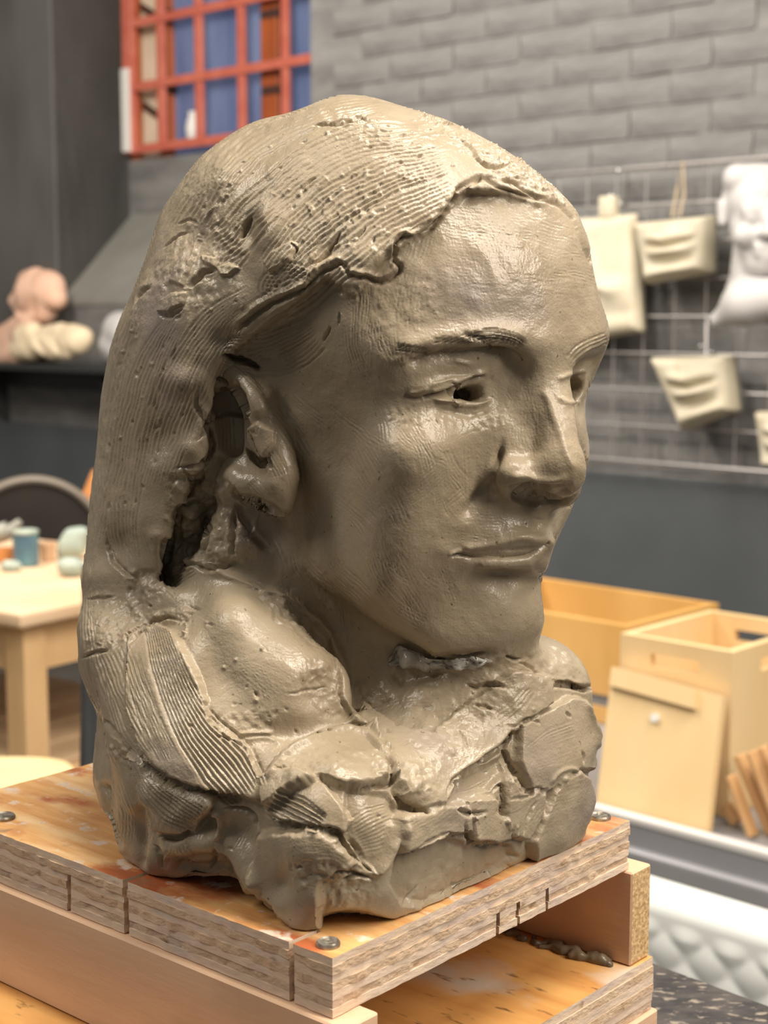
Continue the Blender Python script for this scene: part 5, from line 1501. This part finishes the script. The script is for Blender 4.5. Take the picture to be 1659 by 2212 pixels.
# shoulder
rough(zE((420, 180), (700, 130), (680, 260), (500, 260), (400, 330)), 1.2, 4, 10, 3)
crack(zE((320, 380), (380, 300), (460, 240), (560, 220), (640, 240)), 5, 2.2)
rough(zE((580, 240), (660, 230), (700, 420), (640, 440)), 1.2, 3, 8, 2, 'crumb')
rough(zD((1000, 1650), (1300, 1760), (1500, 1936), (1250, 1936), (1100, 1800)), 1.0, 4, 12, 3)
crack(zE((1080, 110), (1130, 170), (1130, 230), (1200, 260)), 3, 1.2); rough(zE((1120, 130), (1260, 130), (1480, 380), (1380, 430), (1180, 260)), 1.2, 5, 12, 3)
rough(zE((1300, 420), (1500, 430), (1540, 800), (1360, 780), (1250, 560)), 1.0, 5, 18, 3)
crack(zE((1470, 440), (1500, 560), (1490, 640), (1540, 760)), 5, 2.5); ridge(zE((1500, 640), (1550, 740), (1659, 820)), 6, 1.8)
crack(zE((1180, 640), (1300, 620), (1420, 600)), 3, .8); b1(zE, 1060, 390, 9, 9, 1.2); b1(zE, 1030, 670, 10, 10, 1.2); b1(zE, 850, 490, 8, 8, 1)
crack(zE((800, 860), (880, 880), (960, 920)), 3, 1.5); ridge(zE((920, 860), (1020, 850), (1130, 850)), 5, 1.5); ridge(zE((920, 900), (1080, 880), (1180, 920)), 5, 1.0)
rough(zE((780, 740), (1180, 700), (1100, 860), (800, 840)), .6, 3, 10)
# combed straps
comb(zE((480, 270), (540, 480), (620, 680), (720, 850), (860, 1010), (1000, 1200)), [60, 80, 95, 120, 150, 110], 13, 1.35, .12, .05, .04, 1.2, .25)
comb(zE((330, 400), (390, 620), (460, 830), (560, 1020)), [40, 50, 60, 50], 10, .7, .2, .05)
comb(zE((240, 640), (320, 840), (420, 1000)), 50, 8, .45, .3, .05)
comb(zE((350, 970), (440, 1120), (560, 1240), (720, 1330)), [40, 70, 90, 80], 11, 1.2, .15, .05, .05, 1.2, .25)
comb(zE((1120, 1210), (1250, 1270), (1400, 1350)), [50, 62, 40], 5, 1.7, .1, .05, .05, 1.3, .2)
comb(zE((240, 1130), (300, 1280), (300, 1440)), 50, 7, .4, .4); comb(zE((880, 1400), (960, 1330), (1030, 1300)), 60, 9, .25, .4)
crack(zE((180, 770), (230, 830), (300, 900)), 6, 3.5); rough(zE((210, 920), (350, 930), (320, 1010), (230, 1000)), 1.2, 4, 5)
crack(zE((830, 1270), (960, 1270), (1030, 1330), (1050, 1390)), 5, 2.5); crack(zE((1060, 1290), (1200, 1345), (1380, 1380), (1480, 1395), (1530, 1480), (1600, 1560), (1659, 1600)), 5, 3.0)
crack(zE((430, 1020), (560, 1110), (720, 1165), (900, 1200)), 4, 2.0)
crack(zE((480, 1420), (590, 1430), (700, 1390)), 6, 3); crack(zE((510, 1600), (500, 1500), (460, 1460)), 4, 1.6)
comb(zE((620, 1460), (660, 1520), (700, 1550)), 34, 4, .8); crack(zE((790, 1480), (800, 1540), (770, 1600)), 4, 2)
rough(zE((1180, 1550), (1400, 1520), (1440, 1650), (1250, 1740)), .7, 2.6, 12); comb(zE((1080, 1500), (1250, 1450), (1400, 1440)), 60, 9, .3, .4)
comb(zE((1350, 1480), (1480, 1480), (1600, 1560)), 60, 8, .3, .4); crack(zE((1400, 1680), (1500, 1620), (1659, 1640)), 5, 2)
comb(zE((120, 300), (140, 500), (200, 700)), [20, 40, 30], 6, .6, .3)
rough(zE((80, 0), (300, 100), (440, 200), (300, 420), (60, 420)), .6, 4, 16)
# collar and chest
ridge([(575, 1690), (600, 1650), (650, 1605), (740, 1572), (800, 1590), (838, 1640)], 6, 1.5, .1, 2, 2)
crack([(745, 1708), (795, 1702), (843, 1692), (838, 1640), (800, 1600), (765, 1560)], 4, 2.2)
rough([(800, 1610), (840, 1610), (845, 1680), (800, 1670)], 1.0, 3, 6); rough([(580, 1640), (740, 1580), (820, 1640), (700, 1690), (600, 1720)], .6, 5, 15)
crack([(1120, 1565), (1090, 1605), (1035, 1650), (985, 1680), (972, 1700), (965, 1730)], 5, 3.0, .3); crack([(840, 1700), (870, 1740), (905, 1752), (950, 1750)], 6, 3.5, .3)
rough([(860, 1640), (960, 1640), (970, 1700), (900, 1740), (850, 1700)], 1.0, 5, 12); rough([(820, 1400), (1260, 1380), (1280, 1470), (1120, 1560), (980, 1660), (860, 1580)], .7, 6, 25)
comb(zF((1000, 600), (1100, 530), (1200, 420)), 40, 5, .7, .3); crack(zF((800, 390), (870, 410), (980, 400), (1080, 420)), 5, 2.5); crack(zF((860, 510), (940, 530), (990, 540)), 4, 1.6)
crack(zF((720, 235), (830, 240), (940, 205)), 5, 2.5); crack(zF((1040, 230), (1100, 250), (1140, 245)), 4, 2)
crack(zF((1330, 380), (1420, 400), (1500, 425), (1560, 400)), 5, 4, .2); crack(zF((1100, 260), (1180, 300), (1300, 370)), 3, 1)
crack(zF((760, 650), (800, 700), (850, 780)), 3, 1.2); crack(zF((430, 760), (500, 720), (545, 775)), 3, 1.0); crack(zF((1040, 630), (1110, 640), (1180, 600), (1250, 625)), 3, 1.2)
crack(zF((260, 540), (340, 500), (400, 480)), 3, 1.0); rough(zF((250, 250), (420, 420), (380, 520), (220, 540), (140, 420)), .6, 5, 12)
# slabs on the chest side
comb(zF((800, 980), (900, 930), (1030, 860)), 44, 7, .5, .2, .05); comb(zF((1190, 830), (1320, 760), (1480, 700)), [60, 90, 90], 12, .3, .3, .05)
comb(zF((1230, 1100), (1350, 1040), (1480, 1000)), 70, 10, .25, .4); comb(zF((1060, 1100), (1150, 1060), (1230, 1050)), 50, 7, .3, .3)
comb(zF((180, 1280), (290, 1230), (400, 1180)), [90, 110, 90], 13, .6, .2, .05); comb(zF((430, 1270), (600, 1190), (800, 1160)), [40, 40, 34], 6, .4, .3)
crack(zF((1110, 640), (1060, 720), (1040, 800), (1090, 900), (1160, 1010), (1260, 1000), (1280, 1060)), 5, 2.6); crack(zF((780, 1060), (790, 1120), (870, 1150), (960, 1130)), 5, 2.4)
crack(zF((960, 1040), (1020, 980), (1020, 1100), (1010, 1180)), 4, 2); crack(zF((820, 1170), (840, 1300), (960, 1320), (1080, 1330)), 5, 2.5); crack(zF((1040, 1060), (1160, 1050), (1250, 1000)), 3, 1)
crack(zF((1150, 1290), (1180, 1160), (1240, 1060)), 3, 1.2); crack(zF((100, 1250), (180, 1330), (230, 1430), (290, 1500)), 5, 2.6); crack(zF((1480, 780), (1510, 860)), 3, 1.2)
crack(zF((1390, 560), (1430, 590)), 3, 1.4); crack(zF((1210, 600), (1250, 630)), 3, 1.2)
rough(zF((1060, 1220), (1140, 1200), (1140, 1300), (1060, 1290)), 1.0, 2.5, 4); ridge(zF((1030, 960), (1070, 920), (1120, 940), (1150, 1000)), 4, 1.0); ridge(zF((1310, 980), (1360, 910), (1440, 885), (1500, 930)), 4, 1.0)
crack(zF((420, 1380), (540, 1350), (680, 1280), (820, 1260)), 4, 1.5); rough(zF((420, 1400), (1080, 1340), (960, 1540), (600, 1690), (400, 1600)), .4, 4, 20)
crack(zF((440, 1700), (520, 1580), (560, 1540)), 3, .8); rough(zF((0, 1380), (280, 1480), (340, 1560), (240, 1700), (0, 1700)), 1.0, 5, 15)
crack(zF((60, 1560), (180, 1500), (290, 1530)), 5, 2)
# fine hatching left by a brush and a toothed tool, pits and grains
rh = random.Random(21)
def hatch(poly, n, ang, spread, d, wmin=26, wmax=48):
    p = np.array(poly, float); done = 0
    while done < n:
        x = rh.uniform(p[:, 0].min(), p[:, 0].max()); y = rh.uniform(p[:, 1].min(), p[:, 1].max())
        ins = False
        for i in range(len(p)):
            x0, y0 = p[i]; x1, y1 = p[(i + 1) % len(p)]
            if (y0 <= y) != (y1 <= y) and x < x0 + (y - y0) / (y1 - y0) * (x1 - x0): ins = not ins
        if not ins: continue
        a = math.radians(ang + rh.uniform(-spread, spread)); l = rh.uniform(35, 70); b = rh.uniform(-10, 10)
        dx, dy = math.cos(a) * l, math.sin(a) * l
        w = rh.uniform(wmin, wmax)
        comb([(x - dx, y - dy), (x - dy / l * b, y + dx / l * b), (x + dx, y + dy)], w, max(3, int(w / 6)), d * rh.uniform(.5, 1.3), .5, .25, .3, 1.0, .8)
        done += 1
hatch([(650, 850), (850, 900), (1030, 960), (1000, 1130), (960, 1330), (860, 1370), (700, 1250), (630, 1080)], 46, 55, 20, .36)
hatch([(960, 460), (1240, 480), (1290, 690), (1180, 720), (900, 700)], 30, 6, 8, .2)
hatch([(720, 650), (900, 560), (950, 720), (860, 800), (700, 800)], 18, 70, 30, .3)
hatch([(1090, 860), (1190, 880), (1220, 1000), (1100, 980)], 10, 75, 20, .16)
hatch([(980, 1280), (1120, 1280), (1120, 1390), (950, 1390)], 10, 15, 20, .16); hatch([(990, 1100), (1120, 1110), (1140, 1160), (980, 1190)], 8, 5, 10, .16)
hatch([(760, 1480), (960, 1480), (1150, 1440), (1100, 1560), (900, 1600)], 16, -20, 30, .25); hatch([(430, 1280), (640, 1340), (720, 1480), (560, 1560)], 14, 40, 40, .2)
hatch([(590, 1120), (640, 1180), (780, 1350), (760, 1460), (700, 1360), (600, 1280)], 16, 55, 20, .35)
rough([(560, 1100), (660, 1120), (780, 1340), (760, 1480), (690, 1360), (580, 1270)], .35, 4, 20)
hatch([(250, 1600), (520, 1760), (640, 1900), (330, 1860)], 16, 80, 40, .3); hatch([(860, 1790), (1240, 1600), (1260, 1750), (900, 1940)], 18, -25, 20, .25)
for poly, n, fl in (([(330, 480), (700, 230), (1000, 330), (900, 480), (640, 640), (420, 700), (250, 1000), (220, 900)], 130, -38), ([(230, 700), (440, 760), (360, 1050), (220, 1150)], 40, -75),
                    ([(200, 1300), (420, 1250), (740, 1560), (1100, 1450), (1250, 1650), (900, 1900), (400, 1850), (220, 1650)], 70, 30)):
    p = np.array(poly, float)
    for i in range(n):
        x = rh.uniform(p[:, 0].min(), p[:, 0].max()); y = rh.uniform(p[:, 1].min(), p[:, 1].max())
        ins = False
        for j in range(len(p)):
            x0, y0 = p[j]; x1, y1 = p[(j + 1) % len(p)]
            if (y0 <= y) != (y1 <= y) and x < x0 + (y - y0) / (y1 - y0) * (x1 - x0): ins = not ins
        if not ins: continue
        r = rh.uniform(1.8, 3.6); pit = rh.random() < .6
        bump(x, y, r * rh.uniform(1.2, 2.6) if pit else r * 1.2, r, -rh.uniform(.5, 1.3) if pit else rh.uniform(.3, .8), fl + rh.uniform(-25, 25), 2.5, .3)
# overall: finger-worked unevenness and a few grains
q = S.p
S.h += 0.55 * noise3(q / 14, 301) + 0.22 * noise3(q / 6, 302) + 0.09 * noise3(q / 2.2, 303)
g = noise3(q / 2.6, 305); S.h += 0.5 * np.maximum(g - 0.62, 0) * (noise3(q / 22, 306) > 0.05)
lower = sstep(ZB + .075, ZB + .05, V[S.i, 2])
S.h += lower * 0.8 * noise3(q / 9, 307)
commit()
V[:, 2] = np.maximum(V[:, 2], ZB + 0.0008)
# ---- wet clay
def clay_mat():
    m = bpy.data.materials.new('wet_clay'); m.use_nodes = True
    nt = m.node_tree; b = nt.nodes['Principled BSDF']; L = nt.links.new
    tc = nt.nodes.new('ShaderNodeTexCoord')
    def noise(scale, detail=5, dist=0.0):
        n = nt.nodes.new('ShaderNodeTexNoise'); n.inputs['Scale'].default_value = scale; n.inputs['Detail'].default_value = detail; n.inputs['Distortion'].default_value = dist
        L(tc.outputs['Object'], n.inputs['Vector']); return n
    def ramp(n, p0, c0, p1, c1):
        r = nt.nodes.new('ShaderNodeValToRGB'); e = r.color_ramp.elements
        e[0].position = p0; e[0].color = c0; e[1].position = p1; e[1].color = c1
        L(n.outputs['Fac'], r.inputs['Fac']); return r
    base = ramp(noise(22, 4), .35, lin(157, 142, 118), .68, lin(170, 156, 133))
    grey = nt.nodes.new('ShaderNodeMix'); grey.data_type = 'RGBA'
    g = nt.nodes.new('ShaderNodeMapRange'); g.inputs['From Min'].default_value = .58; g.inputs['From Max'].default_value = .72
    L(noise(13, 3).outputs['Fac'], g.inputs['Value']); L(g.outputs[0], grey.inputs[0])
    L(base.outputs['Color'], grey.inputs[6]); grey.inputs[7].default_value = lin(152, 139, 128)
    speck = nt.nodes.new('ShaderNodeMix'); speck.data_type = 'RGBA'
    g2 = nt.nodes.new('ShaderNodeMapRange'); g2.inputs['From Min'].default_value = .70; g2.inputs['From Max'].default_value = .78
    L(noise(420, 2).outputs['Fac'], g2.inputs['Value']); L(g2.outputs[0], speck.inputs[0])
    L(grey.outputs[2], speck.inputs[6]); speck.inputs[7].default_value = lin(104, 90, 70)
    L(speck.outputs[2], b.inputs['Base Color'])
    r = nt.nodes.new('ShaderNodeMapRange'); r.inputs['From Min'].default_value = .38; r.inputs['From Max'].default_value = .62
    r.inputs['To Min'].default_value = .30; r.inputs['To Max'].default_value = .58
    L(noise(38, 4).outputs['Fac'], r.inputs['Value']); L(r.outputs[0], b.inputs['Roughness'])
    b.inputs['Specular IOR Level'].default_value = 0.40
    bp1 = nt.nodes.new('ShaderNodeBump'); bp1.inputs['Strength'].default_value = .24; bp1.inputs['Distance'].default_value = .0009
    L(noise(260, 6, .4).outputs['Fac'], bp1.inputs['Height'])
    bp2 = nt.nodes.new('ShaderNodeBump'); bp2.inputs['Strength'].default_value = .35; bp2.inputs['Distance'].default_value = .0006
    L(noise(900, 3).outputs['Fac'], bp2.inputs['Height']); L(bp1.outputs[0], bp2.inputs['Normal'])
    L(bp2.outputs[0], b.inputs['Normal'])
    b.inputs['Coat Weight'].default_value = .42; b.inputs['Coat Roughness'].default_value = .17
    L(bp2.outputs[0], b.inputs['Coat Normal'])
    return m
M_CLAY = clay_mat()

# ---- divide the skin into the parts one can point at
NF = vnormals(V, QQ)
fcen = np.concatenate([V[Q].mean(1), np.array([V[f].mean(0) for f in NG]) if NG else np.zeros((0, 3))])
fx, fy, fd_ = proj(fcen)
fl = to_local(fcen)
q_ = 6
zbuf = np.full((2212 // q_ + 3, 1659 // q_ + 3), 9.0)
iix = np.clip(fx / q_, 0, 1659 // q_).astype(int); iiy = np.clip(fy / q_, 0, 2212 // q_).astype(int)
np.minimum.at(zbuf, (iiy, iix), fd_)
seen = fd_ < zbuf[iiy, iix] + .012
PARTS = ['hair', 'face', 'ear', 'neck', 'shoulder', 'clay_base']
lab = np.zeros(len(fcen), int)
lab[fl[:, 2] < -112] = 5
lab[(fl[:, 1] > 25) & (fl[:, 2] < 85) & (fl[:, 2] > -112)] = 1
def inpoly(poly):
    ins = np.zeros(len(fx), bool)
    for i in range(len(poly)):
        x0, y0 = poly[i]; x1, y1 = poly[(i + 1) % len(poly)]
        if y0 != y1:
            c = ((y0 <= fy) & (fy < y1)) | ((y1 <= fy) & (fy < y0))
            ins ^= c & (fx < x0 + (fy - y0) / (y1 - y0) * (x1 - x0))
    return ins & seen
POLY_HAIR = [(0, 0), (1659, 0), (1659, 620), (1284, 592), (1262, 500), (1238, 462), (1195, 432), (1120, 412), (1060, 404), (1020, 402), (990, 425), (950, 470), (912, 508), (880, 522), (860, 545), (852, 580), (825, 604),
             (790, 592), (760, 600), (735, 680), (700, 760), (640, 815), (560, 810), (505, 775), (470, 790), (455, 900), (450, 990), (395, 1060), (375, 1230), (290, 1300), (250, 1360), (300, 1340), (420, 1480), (560, 1740), (400, 1700), (300, 1640), (220, 1550), (0, 1560)]
POLY_EAR = [(472, 785), (505, 772), (560, 812), (590, 860), (612, 960), (625, 1030), (610, 1090), (570, 1095), (490, 1030), (470, 960), (462, 860)]
POLY_FACE = [(760, 600), (825, 604), (852, 580), (912, 508), (1020, 402), (1195, 432), (1284, 592), (1420, 700), (1380, 1000), (1200, 1250), (1150, 1370), (1120, 1398), (960, 1416), (860, 1394), (780, 1362), (700, 1295), (640, 1200), (600, 1110), (625, 1030), (590, 860), (560, 812), (640, 815), (700, 760), (735, 680)]
POLY_NECK = [(600, 1095), (640, 1200), (700, 1295), (780, 1362), (860, 1394), (960, 1416), (1120, 1398), (1150, 1362), (1150, 1430), (1000, 1480), (900, 1560), (800, 1600), (750, 1560), (740, 1440), (705, 1365), (640, 1310), (560, 1265), (440, 1250), (375, 1230), (395, 1060), (450, 990), (490, 1030), (570, 1095)]
POLY_SHOULDER = [(440, 1250), (560, 1265), (640, 1310), (705, 1365), (740, 1440), (750, 1560), (700, 1600), (570, 1620), (470, 1560), (420, 1470), (390, 1360), (330, 1330), (380, 1290)]
lab[inpoly([(0, 1300), (1659, 1300), (1659, 2212), (0, 2212)]) & (lab != 0)] = 5
lab[inpoly([(0, 1545), (1659, 1545), (1659, 2212), (0, 2212)])] = 5
lab[inpoly(POLY_HAIR)] = 0
lab[inpoly(POLY_FACE)] = 1
lab[inpoly(POLY_EAR)] = 2
lab[inpoly(POLY_NECK)] = 3
lab[inpoly(POLY_SHOULDER)] = 4
for pol in SLABS:
    PARTS.append('clay_slab')
    lab[inpoly(pol)] = len(PARTS) - 1
FEAT = [('eye', zI((250, 800), (500, 640), (800, 540), (1080, 570), (1180, 660), (1240, 850), (1150, 980), (900, 1040), (600, 980), (300, 900))),
        ('eye', zH((960, 330), (1180, 200), (1420, 130), (1600, 150), (1600, 420), (1380, 600), (1150, 640), (990, 560))),
        ('eyebrow', zI((90, 400), (400, 290), (800, 170), (1200, 150), (1500, 220), (1590, 340), (1450, 390), (1150, 350), (900, 340), (600, 420), (300, 520), (100, 520))),
        ('eyebrow', zA((1230, 1130), (1340, 1030), (1500, 960), (1620, 950), (1600, 1080), (1400, 1140), (1290, 1200))),
        ('nose', zH((880, 120), (1000, 330), (1000, 600), (1100, 850), (1240, 1200), (1400, 1500), (1400, 1750), (1150, 1950), (800, 2080), (500, 2000), (250, 1930), (80, 1800), (50, 1620), (150, 1400), (300, 1150), (500, 800), (700, 400), (800, 200))),
        ('mouth', zJ((150, 680), (300, 600), (560, 540), (820, 480), (1080, 420), (1230, 450), (1420, 420), (1390, 600), (1300, 780), (1150, 840), (900, 850), (650, 830), (450, 780), (250, 720)))]
isface = lab == 1
for pn, pol in FEAT:
    PARTS.append(pn); lab[inpoly(pol) & isface] = len(PARTS) - 1
nq = len(Q)
FQ = np.concatenate([Q, np.array([f[:4] for f in NG]) if NG else np.zeros((0, 4), int)])
vm = np.zeros(len(V), bool); rmap = np.zeros(len(V), np.int64)
for pas in range(3):
    moved = 0
    for pi in range(len(PARTS)):
        idx = np.where(lab == pi)[0]
        if not len(idx): continue
        f = FQ[idx]; vm[:] = False; vm[f.ravel()] = True
        u = np.where(vm)[0]; rmap[u] = np.arange(len(u)); inv = rmap[f]
        lb = np.arange(len(u))
        while True:
            r4 = lb[inv]; m = r4.min(1)
            if (r4 == m[:, None]).all(): break
            for k in range(4): np.minimum.at(lb, r4[:, k], m)
            while True:
                l2 = lb[lb]
                if (l2 == lb).all(): break
                lb = l2
        comp = lb[inv[:, 0]]
        cu, cn = np.unique(comp, return_counts=True)
        if len(cu) == 1: continue
        big = cu[np.argmax(cn)]
        stray = idx[comp != big]; moved += len(stray)
        vl = -np.ones(len(V), int)
        vm[:] = False; vm[FQ[stray].ravel()] = True
        other = np.where(vm[FQ].any(1) & (lab != pi))[0]
        for k in range(4): vl[FQ[other][:, k]] = lab[other]
        for c in cu:
            if c == big: continue
            fs = idx[comp == c]; nb_ = vl[FQ[fs].ravel()]; nb_ = nb_[nb_ >= 0]
            lab[fs] = np.bincount(nb_).argmax() if len(nb_) else pi
    if not moved: break
bust = thing('clay_bust', 'wet grey-brown clay portrait bust of a long-haired head on the plywood board', 'bust', (HO[0], HO[1], ZB))
objs = {}
for pi, pn in enumerate(PARTS):
    fq = Q[lab[:nq] == pi]; ngi = [NG[i] for i in np.where(lab[nq:] == pi)[0]]
    loops = np.concatenate([fq.ravel()] + [np.array(f) for f in ngi]).astype(np.int64)
    if not len(loops): continue
    uniq, inv = np.unique(loops, return_inverse=True)
    tot = np.concatenate([np.full(len(fq), 4), np.array([len(f) for f in ngi], int)]).astype(np.int32)
    me = bpy.data.meshes.new(pn)
    me.vertices.add(len(uniq)); me.vertices.foreach_set('co', (V[uniq] - np.array(bust.location)).astype(np.float32).ravel())
    me.loops.add(len(loops)); me.loops.foreach_set('vertex_index', inv.astype(np.int32))
    me.polygons.add(len(tot)); me.polygons.foreach_set('loop_start', np.concatenate([[0], np.cumsum(tot)[:-1]]).astype(np.int32))
    me.polygons.foreach_set('use_smooth', np.ones(len(tot), bool))
    me.update(calc_edges=True)
    me.normals_split_custom_set_from_vertices(NF[uniq].astype(np.float32))
    me.materials.append(M_CLAY)
    o = bpy.data.objects.new(pn, me); COL.objects.link(o); o.parent = objs['face'] if pn in ('eye', 'eyebrow', 'nose', 'mouth') else bust
    objs.setdefault(pn, o)
print('bust faces', nq + len(NG))

# ---- strip of plastic film trapped under the chin
def skin(x, y, lift):
    """point of the clay skin seen near pixel x, y, lifted towards the room (metres)"""
    k = S_i[np.argmin((S_x - x)**2 + (S_y - y)**2)]
    return Vector(V[k] + NF[k] * lift)
S_i = S.i; S_x, S_y, _ = proj(V[S.i])
M_FILM = mat('plastic_film', lin(206, 204, 196), lin(150, 144, 130), 90, rough=.12, bump=.002, bscale=120)
top = spline([(838, 1428), (862, 1392), (905, 1410), (960, 1420), (1010, 1424), (1060, 1415)], 7); bot = spline([(842, 1440), (880, 1438), (920, 1442), (970, 1440), (1015, 1440), (1062, 1426)], 7)
n_ = min(len(top), len(bot)); rw = random.Random(8)
fm = MB(); rows = 5
grid_ = [[skin(top[i][0] * (1 - j / rows) + bot[i][0] * j / rows, top[i][1] * (1 - j / rows) + bot[i][1] * j / rows, .0015 + .0022 * math.sin(i * .9 + j * 1.4) * math.sin(j * 1.1 + .4) + rw.uniform(0, .0006)) for i in range(n_)] for j in range(rows + 1)]
fm.grid(lambda u, v: grid_[round(v * rows)][round(u * (n_ - 1))], n_ - 1, rows)
fo = fm.build('plastic_film', M_FILM, bust, 'all'); fo['label'] = 'crinkled translucent plastic strip under the chin'
sm = fo.modifiers.new('thick', 'SOLIDIFY'); sm.thickness = .0003
